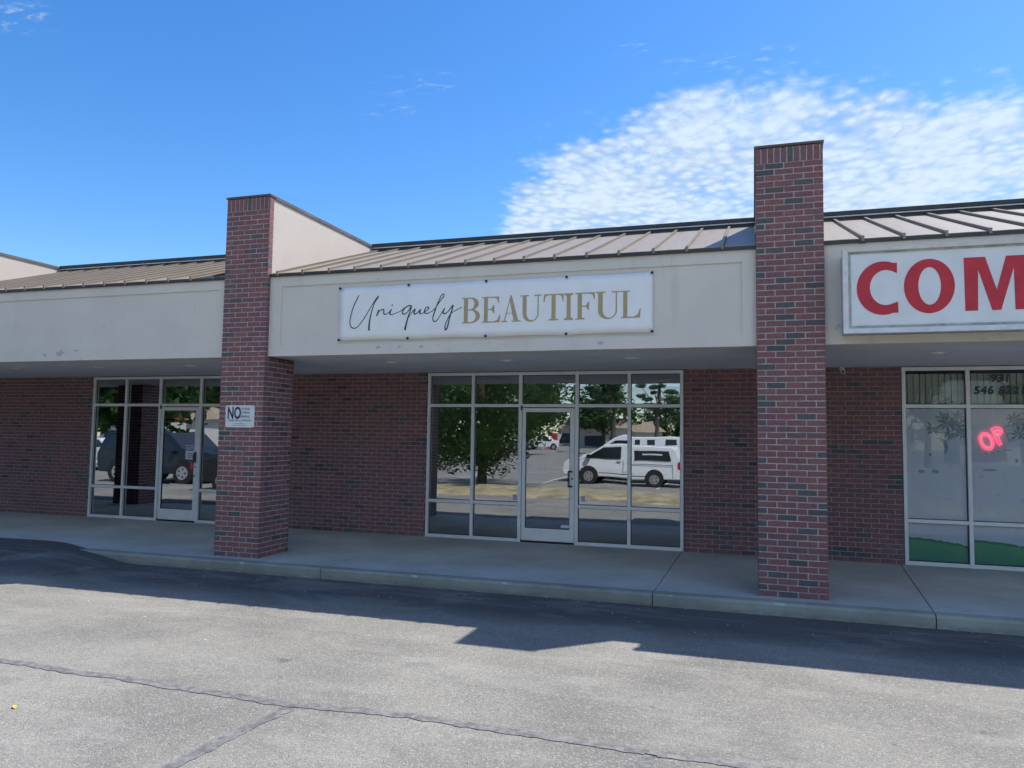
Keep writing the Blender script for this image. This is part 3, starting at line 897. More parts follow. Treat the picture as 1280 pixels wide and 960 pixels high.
# ------------------------------------------------------------------ canopy: fascia, soffit, roof, parapet wings
s_ = MB().box(XL, XR, FY + .35, WY - .02, 2.716, 2.80).build('soffit', MAT['soffit']); tag(s_, kind='structure')
bays = [(XL, PX[0]), (PX[0] + PW, PX[1]), (PX[1] + PW, PX[2]), (PX[2] + PW, PX[3])]
names_f = ['stucco fascia beyond the far left pillar', 'pale stucco fascia left of the NO notice pillar with faint stains',
           'pale stucco fascia behind the white banner', 'pale stucco fascia behind the red lettered sign box']
for k, (xa, xb) in enumerate(bays):
    t = thing('fascia', (xa, FY, ZS), names_f[k], 'fascia', 'stucco fascias above the shops')
    w = xb - xa; h = ZF - ZS
    L_, R_, B_, T_ = .185, .15, .145, .135
    MB().box(0, w, .020, .35, 0, h).build('panel', MAT['stucco'], t)
    fr = MB()
    fr.box(0, L_, 0, .020, 0, h).box(w - R_, w, 0, .020, 0, h).box(L_, w - R_, 0, .020, 0, B_).box(L_, w - R_, 0, .020, h - T_, h)
    fr.build('border', MAT['stucco'], t)
    # drip edge
    gt = MB().box(-.003, w + .003, -.03, .05, h, h + .038)
    gt.build('drip_edge', MAT['bronze'], t)
    if k == 3: MB().box(.35, .42, -.034, 0.0, h - .006, h + .041).build('edge_joint', MAT['bronze'], t)
    # sloping metal roof
    slope = math.atan2(RZ - (ZF + .03), RY - FY)
    Ls = math.hypot(RZ - ZF - .03, RY - FY)
    rt = thing('metal_roof', (xa, FY - .03, ZF + .030), ['tan metal roof beyond the far left pillar', 'tan standing seam roof left of the NO notice pillar',
               'tan standing seam roof over the middle shop', 'tan standing seam roof above the red lettered sign box'][k], 'roof', 'standing seam roofs over the shops')
    if k == 2: sx = [-5.808, -5.402, -5.019, -4.632, -4.243, -3.853, -3.461, -3.078, -2.695, -2.311, -1.917, -1.533, -1.131, -.75, -.36]; sx = [-6.2] + sx
    elif k == 3: sx = [1.09 + .398 * j for j in range(15)]
    else:
        sx = []; x = xa + .30
        while x < xb - .05: sx.append(x); x += .388
    edges = [xa] + sx + [xb]
    for xa_, xb_ in zip(edges, edges[1:]):
        m = MB()
        n = 3
        for j, (dx) in enumerate((0.0, (xb_ - xa_) / 2, xb_ - xa_)):
            zz_ = .000 + (.003 if j == 1 else 0)
            m.v += [(dx, 0, zz_), (dx, Ls, zz_), (dx, Ls, zz_ - .02), (dx, 0, zz_ - .02)]
        for j in range(2):
            i = 4 * j
            for q_ in range(4):
                m.f.append((i + q_, i + (q_ + 1) % 4, i + 4 + (q_ + 1) % 4, i + 4 + q_))
        m.f += [(0, 1, 2, 3), (8, 9, 10, 11)]
        o = m.build('roof_panel', MAT['roof'], rt, (xa_ - xa, 0, .012)); o.rotation_euler = (slope, 0, 0)
    for x in sx:
        m = MB().box(-.010, .010, 0, Ls - .02, -.001, .028).box(-.015, .015, .002, Ls - .02, .024, .032)
        m2 = m.build('seam', MAT['seam'], rt, (x - xa, -.004, .0125)); m2.rotation_euler = (slope, 0, 0)
        MB().box(-.014, .014, -.006, .012, -.03, .030).build('seam_cap', MAT['seam'], rt, (x - xa, -.012, .0125))
    # ridge flashing stands up behind the panels and hangs a lip over them
    yr = RY - FY + .03; zr = RZ - ZF - .03
    MB().box(-.003, w + .003, yr - .05, yr + .10, zr - .20, zr + .134).build('ridge_flashing', MAT['bronze'], rt)
    MB().box(-.003, w + .003, yr - .085, yr - .051, zr + .078, zr + .136).build('ridge_flashing_lip', MAT['bronze'], rt)
    MB().box(-.003, w + .003, yr - .078, yr - .051, zr + .056, zr + .0715).build('ridge_strip', MAT['alu_white'], rt)

marks = MB(); rm = random.Random(8)
for (x, z, s_) in [(-4.69, 3.70, .022), (-4.06, 3.70, .016), (-3.84, 3.70, .018), (-4.66, 2.80, .05), (-4.36, 2.80, .03), (-4.05, 2.80, .045), (-3.82, 2.81, .02), (-3.33, 2.82, .02), (-3.15, 2.83, .015), (-1.75, 2.79, .06), (-2.94, 2.80, .02), (-1.83, 3.69, .02),
                   (-10.0, 2.83, .10), (-9.7, 2.86, .05), (-10.3, 2.80, .06), (-9.2, 3.22, .025), (-9.05, 3.28, .02), (-9.35, 3.12, .02)]:
    i = len(marks.v); n = 9
    for k in range(n):
        a = 2 * math.pi * k / n; q_ = s_ * rm.uniform(.4, 1.0)
        marks.v.append((x + q_ * math.cos(a), FY - .0012, z + q_ * .6 * math.sin(a)))
    marks.f.append(tuple(range(i, i + n)))
for x, z in []: pass
MAT['smudge'] = simple('stucco_smudge', (.50, .47, .44), .95, var=.2, nscale=40)
for o in list(COL.objects):
    if o.get('label') == 'pale stucco fascia behind the white banner': fo = o
mo = marks.build('smudge', MAT['smudge'], fo, (-fo.location.x, -fo.location.y, -fo.location.z), fix=False); mo['kind'] = 'stuff'
for k, x in enumerate(PX):
    t = thing('parapet_wing', (x, .095, 3.4), ['low stucco parapet wing seen at the far left above the roof', 'sunlit stucco parapet wing behind the NO notice pillar',
              'parapet wing hidden behind the right pillar', 'parapet wing behind the far right end pillar'][k], 'parapet wall', 'parapet wings running back from the pillars')
    MB().box(.006, PW - .006, 0, RY + .10 - .095, 0, PH - .045 - 3.4).build('stucco_wall', MAT['stucco_wing'], t)
    MB().box(-.012, PW + .012, .006, RY + .13 - .095, PH - .045 - 3.4, PH + .002 - 3.4).build('coping', MAT['bronze_soft'], t)
    MB().box(-.002, PW + .002, .02, .30, 0, .30).build('flashing', MAT['stucco_wing'], t)
# building body behind the ridge
m = MB().box(XL, XR, RY + .105, 15, 3.0, 4.78).box(XL, XR, 14.8, 15, 0, 3.0).box(XL - .2, XL, WY + .2, 15, 0, 4.77).box(XR, XR + .2, WY + .2, 15, 0, 4.77)
tag(m.build('building_body', MAT['stucco']), 'plain stucco body of the shop building behind the roof ridge', 'building', kind='structure')
m = MB().box(XL, XR, FY + .352, RY + .1, 2.803, 2.95)
for x in PX: m.box(x + .002, x + PW - .002, .097, FY + .349, 2.72, 3.39)
tag(m.build('canopy_deck', MAT['soffit']), kind='structure')

# ------------------------------------------------------------------ downlights
MAT['lamp_trim'] = simple('white_trim_ring', (.75, .75, .72), .4)
MAT['lamp_lens'] = simple('frosted_lens', (.8, .8, .78), .25)
lx = [(-12.14, 'second'), (-10.34, ''), (-8.50, ''), (-5.0, ''), (-3.26, ''), (-1.55, ''), (2.0, '')]
ll = ['round ceiling light at the far left under the canopy', 'round ceiling light above the left edge of the left shop window', 'round ceiling light just left of the NO notice pillar',
      'round ceiling light above the brick wall left of the middle window', 'round ceiling light above the door of the middle shop', 'round ceiling light above the right panes of the middle window',
      'round ceiling light above the right shop window']
for (x, _), lab in zip(lx, ll):
    t = thing('ceiling_light', (x, 1.15, 2.715), lab, 'ceiling light', 'ceiling lights under the canopy')
    m = MB(); n = 24
    for r_, z in ((.105, .0), (.105, -.010), (.078, -.012), (.070, -.002)):
        for j in range(n): m.v.append((r_ * math.cos(2 * math.pi * j / n), r_ * math.sin(2 * math.pi * j / n), z))
    for q_ in range(3):
        for j in range(n): m.f.append((q_ * n + j, q_ * n + (j + 1) % n, (q_ + 1) * n + (j + 1) % n, (q_ + 1) * n + j))
    m.build('trim_ring', MAT['lamp_trim'], t)
    m = MB(); 
    for k in range(4):
        rr_ = .072 * math.cos(k * .5); zz_ = -.004 - .022 * math.sin(k * .5)
        for j in range(n): m.v.append((rr_ * math.cos(2 * math.pi * j / n), rr_ * math.sin(2 * math.pi * j / n), zz_))
    for q_ in range(3):
        for j in range(n): m.f.append((q_ * n + j, q_ * n + (j + 1) % n, (q_ + 1) * n + (j + 1) % n, (q_ + 1) * n + j))
    m.f.append(tuple(3 * n + j for j in range(n)))
    m.build('lens', MAT['lamp_lens'], t, smooth=True)

t = thing('security_camera', (1.16, WY - .02, 2.69), 'small white security camera at the top of the wall right of the right pillar', 'security camera')
m = MB().disc((0, -.012, 0), .035, (0, 1, 0), .024, 14).tube([(0, -.02, 0), (0, -.06, -.015)], .012)
m.build('bracket', MAT['lamp_trim'], t)
m = MB().tube([(.0, -.05, -.03), (0, -.075, -.032), (0, -.13, -.045), (0, -.15, -.05)], [.03, .036, .034, .028], 12)
m.build('housing', MAT['lamp_trim'], t, smooth=False)
MB().disc((0, -.152, -.0505), .018, (0, .94, .33), .006, 10).build('lens', MAT['black'], t)

# ------------------------------------------------------------------ banner
MAT['vinyl'] = simple('white_banner_vinyl', (.90, .91, .92), .45, var=.03, nscale=3)
MAT['gold'] = simple('gold_print', (.46, .36, .20), .55, var=.06, nscale=30)
bt = thing('banner', (-3.19, FY, 3.25), 'white banner with black script and gold capitals above the middle shop', 'banner')
m = MB(); nx, nz_ = 48, 8
x0b, x1b, z0b, z1b = -5.239 + 3.19, -1.14 + 3.19, 2.893 - 3.25, 3.604 - 3.25
gro = [-5.235, -4.24, -3.185, -2.162, -1.145]
def bulge(u, v):
    # slight sag and ripple between the fixings
    s_ = abs(math.sin(u * 4 * math.pi))
    return -.008 - .005 * s_ * (1 - (2 * v - 1) ** 2 * .4) - .004 * mnoise.noise(Vector((u * 9, v * 3, 1)))
for i in range(nx + 1):
    for j in range(nz_ + 1):
        u_, v_ = i / nx, j / nz_
        sc_ = .010 * abs(math.sin(u_ * 4 * math.pi))
        x = x0b + (x1b - x0b) * u_; z = (z0b + sc_ * .9) + ((z1b - sc_ * .8) - (z0b + sc_ * .9)) * v_
        m.v.append((x, bulge(u_, v_), z))
for i in range(nx):
    for j in range(nz_):
        a = i * (nz_ + 1) + j; m.f.append((a, a + nz_ + 1, a + nz_ + 2, a + 1))
o = m.build('vinyl_sheet', MAT['vinyl'], bt, fix=False, smooth=True)
sm_ = o.modifiers.new('thickness', 'SOLIDIFY'); sm_.thickness = .0015; sm_.offset = 1
for x in gro:
    for z in (2.905, 3.592):
        MB().disc((0, 0, 0), .0165, (0, 1, 0), .01, 14).build('screw', MAT['black'], bt, (x + 3.19, -.022, z - 3.25))
def byy(x, z):
    u_ = (x - (-5.239)) / 4.1; v_ = (z - 2.893) / .711
    return bulge(u_, v_) - .0022
STROKES = [[(-4.955, 3.494, 0.0092), (-4.992, 3.426, 0.011), (-5.037, 3.332, 0.011), (-5.072, 3.212, 0.011), (-5.081, 3.134, 0.011), (-5.064, 3.081, 0.011), (-5.019, 3.057, 0.011), (-4.962, 3.078, 0.0092), (-4.887, 3.162, 0.0092), (-4.823, 3.255, 0.0092), (-4.75, 3.373, 0.0073), (-4.699, 3.443, 0.0073), (-4.671, 3.47, 0.0092), (-4.686, 3.439, 0.011), (-4.728, 3.381, 0.011), (-4.757, 3.287, 0.011), (-4.783, 3.184, 0.0128), (-4.797, 3.09, 0.0165), (-4.797, 3.021, 0.0202)], [(-4.661, 3.292, 0.011), (-4.675, 3.249, 0.011), (-4.689, 3.207, 0.0165)], [(-4.681, 3.224, 0.0073), (-4.649, 3.269, 0.0092), (-4.611, 3.29, 0.011), (-4.589, 3.281, 0.0128), (-4.587, 3.238, 0.0128), (-4.557, 3.225, 0.0092), (-4.502, 3.26, 0.0073), (-4.48, 3.289, 0.011), (-4.501, 3.24, 0.0147), (-4.482, 3.217, 0.0092), (-4.426, 3.232, 0.0073), (-4.361, 3.255, 0.0073)], [(-4.479, 3.342, 0.0165), (-4.465, 3.344, 0.0165)], [(-4.361, 3.252, 0.0073), (-4.298, 3.295, 0.0092), (-4.243, 3.324, 0.011), (-4.197, 3.322, 0.011), (-4.252, 3.319, 0.0092), (-4.306, 3.279, 0.011), (-4.324, 3.233, 0.0128), (-4.296, 3.219, 0.011), (-4.25, 3.248, 0.0092), (-4.199, 3.317, 0.011), (-4.219, 3.25, 0.011), (-4.248, 3.166, 0.0128), (-4.27, 3.082, 0.0165), (-4.285, 3.012, 0.0202)], [(-4.257, 3.141, 0.0073), (-4.204, 3.224, 0.0073), (-4.146, 3.278, 0.011), (-4.163, 3.234, 0.0147), (-4.143, 3.213, 0.011), (-4.098, 3.242, 0.0092), (-4.069, 3.273, 0.011), (-4.083, 3.232, 0.0147), (-4.061, 3.214, 0.0092), (-4.021, 3.234, 0.0073), (-3.971, 3.261, 0.0092), (-3.957, 3.291, 0.011), (-3.99, 3.292, 0.011), (-4.016, 3.246, 0.0128), (-3.991, 3.215, 0.011), (-3.934, 3.231, 0.0073), (-3.873, 3.271, 0.0073), (-3.807, 3.36, 0.0092), (-3.755, 3.425, 0.0092), (-3.757, 3.457, 0.0092), (-3.787, 3.438, 0.0092), (-3.839, 3.328, 0.011), (-3.883, 3.208, 0.0128), (-3.898, 3.151, 0.011), (-3.881, 3.11, 0.011), (-3.841, 3.123, 0.0092), (-3.786, 3.201, 0.0073), (-3.737, 3.274, 0.011), (-3.758, 3.228, 0.0147), (-3.739, 3.203, 0.011), (-3.693, 3.228, 0.0092), (-3.624, 3.308, 0.011), (-3.639, 3.245, 0.0128), (-3.669, 3.147, 0.0128), (-3.696, 3.031, 0.0128), (-3.721, 2.999, 0.0147), (-3.728, 3.036, 0.011), (-3.707, 3.106, 0.0092), (-3.657, 3.196, 0.0073), (-3.582, 3.243, 0.0073), (-3.503, 3.277, 0.0073)]]
def catmull(P_, n=6):
    out = []
    for i in range(len(P_) - 1):
        p0 = P_[max(i - 1, 0)]; p1 = P_[i]; p2 = P_[i + 1]; p3 = P_[min(i + 2, len(P_) - 1)]
        for k in range(n):
            t = k / n
            out.append(tuple(.5 * (2 * p1[a] + (p2[a] - p0[a]) * t + (2 * p0[a] - 5 * p1[a] + 4 * p2[a] - p3[a]) * t * t + (3 * p1[a] - p0[a] - 3 * p2[a] + p3[a]) * t ** 3) for a in range(3)))
    out.append(P_[-1]); return out
for s_ in STROKES:
    Q = catmull(s_); m = MB()
    for k, (x, z, w) in enumerate(Q):
        a = Q[max(k - 1, 0)]; c = Q[min(k + 1, len(Q) - 1)]
        dx, dz = c[0] - a[0], c[1] - a[1]; l = math.hypot(dx, dz) or 1; nx_, nz2 = -dz / l, dx / l
        hw = w * .68
        for s2_ in (1, -1):
            X, Z = x + nx_ * hw * s2_, z + nz2 * hw * s2_
            m.v.append((X + 3.19, byy(X, Z), Z - 3.25))
        if k: i = 2 * k; m.f.append((i - 2, i - 1, i + 1, i))
    m.build('script_lettering', MAT['ink'], bt, fix=False)

def arc(cx, cz, rx, rz, a0, a1, n=14):
    return [(cx + rx * math.cos(R(a0 + (a1 - a0) * k / n)), cz + rz * math.sin(R(a0 + (a1 - a0) * k / n))) for k in range(n + 1)]
# high contrast serif capitals, unit height 1
SE = .045    # hairline
def gl_I(x0, x1):
    c = (x0 + x1) / 2; s_ = .16
    return [[(x0, 0), (x1, 0), (x1, SE), (c + s_ * .5 + .06, SE + .02), (c + s_ / 2, SE + .06), (c + s_ / 2, .94 - SE), (c + s_ / 2 + .06, .98 - SE), (x1, 1 - SE), (x1, 1), (x0, 1), (x0, 1 - SE), (c - s_ / 2 - .06, .98 - SE),
             (c - s_ / 2, .94 - SE), (c - s_ / 2, SE + .06), (c - s_ / 2 - .06, SE + .02), (x0, SE)]]
def gl(ch):
    s = .165
    if ch == 'B':
        return [[(0, 0), (.40, 0)] + arc(.40, .27, .36, .27, -90, 60) + [(.52, .52)] + arc(.40, .76, .30, .24, -50, 90) + [(0, 1), (0, 1 - SE), (.09, 1 - SE), (.09, SE), (0, SE)],
                [(.09 + s, .54), (.09 + s, 1 - SE), (.36, 1 - SE)] + arc(.37, .75, .15, .205, 90, -90)[0:] + [(.30, .54)],
                [(.09 + s, SE), (.09 + s, .50), (.37, .50)] + arc(.38, .272, .20, .225, 90, -90)]
    if ch == 'E':
        return [[(0, 0), (.76, 0), (.78, .30), (.75, .30), (.66, .10), (.52, SE), (.09 + s, SE), (.09 + s, .49), (.40, .49), (.50, .36), (.53, .36), (.53, .68), (.50, .68), (.40, .535), (.09 + s, .535), (.09 + s, 1 - SE),
                 (.50, 1 - SE), (.63, .92), (.70, .74), (.73, .74), (.72, 1), (0, 1), (0, 1 - SE), (.09, 1 - SE), (.09, SE), (0, SE)]]
    if ch == 'A':
        return [[(0, 0), (.27, 0), (.27, SE), (.17, SE + .01), (.245, .28), (.245 + .045, .28 + .045), (.50, .325), (.52, .28), (.585, SE), (.48, SE), (.48, 0), (.92, 0), (.92, SE), (.80, SE + .01), (.48, 1.02), (.42, 1.02), (.11, SE + .01), (0, SE)],
                [(.265, .345), (.39, .80), (.505, .345)]]
    if ch == 'U':
        return [[(0, 1), (0, 1 - SE), (.09, 1 - SE), (.09, .30)] + arc(.43, .30, .34, .32, 180, 360, 20) + [(.77, 1 - SE), (.88, 1 - SE), (.88, 1), (.58, 1), (.58, 1 - SE), (.72, 1 - SE)] + arc(.49, .30, .23, .265, 0, -180, 18) + [(.26, 1 - SE), (.36, 1 - SE), (.36, 1)]]
    if ch == 'T':
        return [[(.22, 0), (.60, 0), (.60, SE), (.41 + s / 2, SE + .02), (.41 + s / 2, 1 - SE), (.62, 1 - SE), (.73, .92), (.79, .70), (.82, .70), (.81, 1), (.01, 1), (0, .70), (.03, .70), (.09, .92), (.20, 1 - SE), (.41 - s / 2, 1 - SE), (.41 - s / 2, SE + .02), (.22, SE)]]
    if ch == 'I': return gl_I(0, .38)
    if ch == 'F':
        return [[(0, 0), (.36, 0), (.36, SE), (.09 + s, SE + .02), (.09 + s, .47), (.40, .47), (.50, .34), (.53, .34), (.53, .66), (.50, .66), (.40, .515), (.09 + s, .515), (.09 + s, 1 - SE),
                 (.52, 1 - SE), (.65, .92), (.72, .74), (.75, .74), (.74, 1), (0, 1), (0, 1 - SE), (.09, 1 - SE), (.09, SE), (0, SE)]]
    if ch == 'L':
        return [[(0, 0), (.74, 0), (.77, .34), (.74, .34), (.64, .11), (.50, SE), (.09 + s, SE), (.09 + s, 1 - SE), (.36, 1 - SE), (.36, 1), (0, 1), (0, 1 - SE), (.09, 1 - SE), (.09, SE), (0, SE)]]
boxes = [('B', -3.506, -3.264), ('E', -3.241, -2.998), ('A', -2.98, -2.735), ('U', -2.739, -2.474), ('T', -2.447, -2.197), ('I', -2.194, -2.078), ('F', -2.055, -1.816), ('U', -1.809, -1.517), ('L', -1.509, -1.277)]
for ch, xa, xb in boxes:
    loops = gl(ch); mx = max(p[0] for lp in loops for p in lp)
    z0, z1 = 3.072, 3.394
    sc = (xb - xa) / mx
    L2 = [[(xa + 3.19 + p[0] * sc, z0 - 3.25 + p[1] * (z1 - z0)) for p in lp] for lp in loops]
    me = shape2d(L2, .001); me.materials.append(MAT['gold'])
    # follow the vinyl surface
    for v in me.vertices: v.co.y += byy(v.co.x - 3.19, v.co.z + 3.25) - .0012
    obj('capital_letter', me, bt)

# ------------------------------------------------------------------ sign box with red capitals
MAT['acrylic'] = simple('sign_face_acrylic', (.78, .80, .82), .25, var=.04, nscale=4)
MAT['red'] = simple('red_letter_vinyl', (.56, .022, .04), .35, var=.12, nscale=5)
MAT['alu_dirty'] = simple('weathered_sign_metal', (.40, .41, .39), .55, .2, var=.25, nscale=9)
SX0, SX1, SZ0, SZ1, SY = .853, 6.88, 2.78, 3.662, -.287
sg = thing('sign_box', (SX0, FY, SZ0), 'white sign box with large red COM letters on the right fascia', 'sign')
w = SX1 - SX0; h = SZ1 - SZ0; dy = SY - FY
MB().box(.02, w - .02, dy + .05, -.002, .02, h - .02).build('cabinet', MAT['alu_dirty'], sg)
fw = .052
def bar(name, pts):
    """mitred frame bar: outer and inner outline in xz, with a sloping inner lip"""
    m = MB(); (a, c, e, f_) = pts   # outer a-c, inner e(f next to c) 
    y0_, y1_ = dy, dy + .09
    m.v = [(a[0], y0_, a[1]), (c[0], y0_, c[1]), (e[0], y0_ + .012, e[1]), (f_[0], y0_ + .012, f_[1]), (a[0], y1_, a[1]), (c[0], y1_, c[1]), (e[0], y1_, e[1]), (f_[0], y1_, f_[1])]
    m.f = [(0, 1, 2, 3), (4, 7, 6, 5), (0, 4, 5, 1), (1, 5, 6, 2), (2, 6, 7, 3), (3, 7, 4, 0)]
    return m.build(name, MAT['alu_white'], sg)
bar('frame_bar', ((0, 0), (w, 0), (w - fw, fw), (fw, fw)))
bar('frame_bar', ((w, h), (0, h), (fw, h - fw * .6), (w - fw, h - fw * .6)))
bar('frame_bar', ((0, h), (0, 0), (fw, fw), (fw, h - fw * .6)))
bar('frame_bar', ((w, 0), (w, h), (w - fw, h - fw * .6), (w - fw, fw)))
MB().box(fw, w - fw, dy + .045, dy + .052, fw, h - fw * .6).build('face', MAT['acrylic'], sg)
g = .03
MB().box(fw, w - fw, dy + .034, dy + .045, fw, fw + g).box(fw, fw + g, dy + .034, dy + .045, fw + g, h - fw * .6 - .02).box(fw, w - fw, dy + .034, dy + .045, h - fw * .6 - .02, h - fw * .6).build('retainer', MAT['alu_dirty'], sg)
def lc(L): return [(x - SX0, z - SZ0) for x, z in L]
C_o = arc(1.236, 3.245, .248, .277, 62, 298, 34); C_i = arc(1.262, 3.250, .150, .182, 312, 48, 30)
Cl = [(1.369, 3.500)] + C_o[1:-1] + [(1.374, 2.986), (1.371, 3.100)] + C_i[2:-2] + [(1.366, 3.394)]
O_ = [arc(1.657, 3.247, .229, .277, 0, 359, 44), arc(1.661, 3.248, .102, .192, 359, 0, 36)]
Ml = [(1.973, 2.982), (2.084, 2.982), (2.092, 3.394), (2.207, 2.982), (2.283, 2.982), (2.400, 3.400), (2.404, 2.982), (2.520, 2.982), (2.508, 3.516), (2.336, 3.516), (2.250, 3.184), (2.155, 3.516), (1.969, 3.516)]
for loops in ([Cl], O_, [Ml]):
    me = shape2d([lc(l) for l in loops], .003); me.materials.append(MAT['red'])
    obj('letter', me, sg, (0, dy + .0425, 0))

# ------------------------------------------------------------------ NO notice on the pillar
MAT['plate'] = simple('white_notice_plate', (.74, .77, .78), .4, var=.05, nscale=12)
MAT['navy'] = simple('navy_print', (.02, .03, .10), .5)
MAT['greyprint'] = simple('faded_print', (.22, .27, .42), .5)
ns = thing('notice_sign', (-6.69, -.006, 1.893), 'white NO LOITERING notice plate on the brick pillar', 'sign')
pw, ph = .232, .150
cs = []
for (cx, cz, a0) in ((pw - .025, ph - .025, 0), (-pw + .025, ph - .025, 90), (-pw + .025, -ph + .025, 180), (pw - .025, -ph + .025, 270)):
    cs += arc(cx, cz, .025, .025, a0, a0 + 90, 6)
me = shape2d([cs], .003); me.materials.append(MAT['plate']); obj('plate', me, ns)
me = text_mesh('NO', .225, .006, xs=.62, space=1.0); me.materials.append(MAT['navy']); obj('lettering', me, ns, (-.205, -.003, -.03))
for txt, z in (('LOITERING', .085), ('LITTERING', .035), ('DRINKING', -.018)):
    me = text_mesh(txt, .044, .0008, xs=.75); me.materials.append(MAT['greyprint']); obj('lettering', me, ns, (.0, -.003, z))
me = text_mesh('OF ALCOHOLIC BEVERAGES', .036, .0006, align='CENTER', xs=.78); me.materials.append(MAT['greyprint']); obj('lettering', me, ns, (0, -.003, -.068))
for z, w in ((-.098, .15), (-.122, .22)):
    MB().box(-w / 2, w / 2, -.001, 0, -.003, .003).build('text_line', MAT['greyprint'], ns, (0, -.0025, z))
for sx_, sz_ in ((-1, 1), (1, 1), (-1, -1), (1, -1)):
    MB().disc((sx_ * (pw - .02), -.003, sz_ * (ph - .02)), .005, (0, 1, 0), .004, 8).build('screw', MAT['alu_dirty'], ns)

# ------------------------------------------------------------------ litter
MAT['leaf_y'] = simple('yellow_leaf', (.65, .45, .06), .6, var=.2, nscale=60)
MAT['bit'] = simple('pale_litter', (.6, .6, .56), .8, var=.3, nscale=3)
def leaf(name, x, y, label, s_=.05, rot=0):
    m = MB()
    out = [(0, -1), (.35, -.5), (.45, 0), (.3, .5), (0, 1), (-.3, .5), (-.42, 0), (-.33, -.5)]
    m.v = [(a * s_, b_ * s_, .006 + .25 * s_ * abs(a)) for a, b_ in out] + [(0, 0, .004)]
    m.f = [(k, (k + 1) % 8, 8) for k in range(8)]
    o = m.build(name, MAT['leaf_y'], None, (x, y, GZ + .002)); o.rotation_euler = (R(8), R(5), rot)
    return tag(o, label, 'leaf')
leaf('fallen_leaf', -4.647, -4.843, 'single yellow leaf on the sunlit asphalt at lower left', .032, 1.0)
m = MB(); rr = random.Random(4)
for k in range(230):
    if k < 110: x, y = rr.uniform(-8, 4), rr.gauss(-.75, .35)
    elif k < 150: x, y = rr.uniform(-8, 4), CY - abs(rr.gauss(.02, .05))
    else: x, y = rr.uniform(-8, 4), rr.uniform(-5.5, -2)
    if y > CY - .02: continue
    s_ = rr.uniform(.003, .010) if k < 150 else rr.uniform(.003, .011); a = rr.uniform(0, 6.3)
    c, s2_ = math.cos(a) * s_, math.sin(a) * s_
    z = GZ + .003; i = len(m.v)
    m.v += [(x + c, y + s2_, z), (x - s2_, y + c * .6, z + .003), (x - c, y - s2_, z), (x + s2_ * .6, y - c, z + .004), (x, y, z + .008)]
    m.f += [(i, i + 1, i + 4), (i + 1, i + 2, i + 4), (i + 2, i + 3, i + 4), (i + 3, i, i + 4)]
tag(m.build('litter', MAT['bit']), 'pale grit and crumbs scattered on the asphalt', 'litter', kind='stuff')
# ------------------------------------------------------------------ the far side of the lot, which the glass reflects
MAT['grass'] = simple('dry_grass', (.37, .31, .18), .95, var=.4, nscale=2.2, bump=.8, bscale=50)
MAT['vanw'] = simple('white_vehicle_paint', (.80, .82, .82), .22, var=.01)
MAT['navyc'] = simple('dark_blue_vehicle_paint', (.012, .02, .04), .2)
MAT['redc'] = simple('red_vehicle_paint', (.22, .015, .03), .25)
MAT['greyc'] = simple('dark_grey_vehicle_paint', (.03, .035, .04), .2)
MAT['tyre'] = simple('tyre_rubber', (.02, .02, .02), .85)
MAT['rim'] = simple('wheel_rim', (.55, .56, .57), .3, .7)
MAT['taill'] = simple('tail_light', (.6, .01, .04), .3)
MAT['whiteline'] = simple('bay_paint', (.7, .7, .67), .8, var=.15, nscale=10)
def island(x0, x1, y0, y1):
    m = MB(); nx_, ny_ = 40, 8
    for i in range(nx_ + 1):
        for j in range(ny_ + 1):
            x = x0 + (x1 - x0) * i / nx_; y = y0 + (y1 - y0) * j / ny_
            e = min(i, nx_ - i, j * 2, (ny_ - j) * 2) / 3
            m.v.append((x, y + .12 * mnoise.noise(Vector((x, y, 3))), GZ + .002 + .10 * min(1, e) + .02 * mnoise.noise(Vector((x * 2, y * 2, 0))) * (e > 0)))
    for i in range(nx_):
        for j in range(ny_):
            a = i * (ny_ + 1) + j; m.f.append((a, a + ny_ + 1, a + ny_ + 2, a + 1))
    o = m.build('grass_island', MAT['grass'], fix=False, smooth=True); return tag(o, kind='structure')
island(-13.5, 12, -10.8, -6.7)
for k in range(7):
    x = -16 + k * 4.2
    if k < 6: tag(MB().quad((x, -18.8, GZ + .004), (x + .1, -18.8, GZ + .004), (x + .1, -13.0, GZ + .004), (x, -13.0, GZ + .004)).build('bay_line', MAT['whiteline'], fix=False), kind='structure')

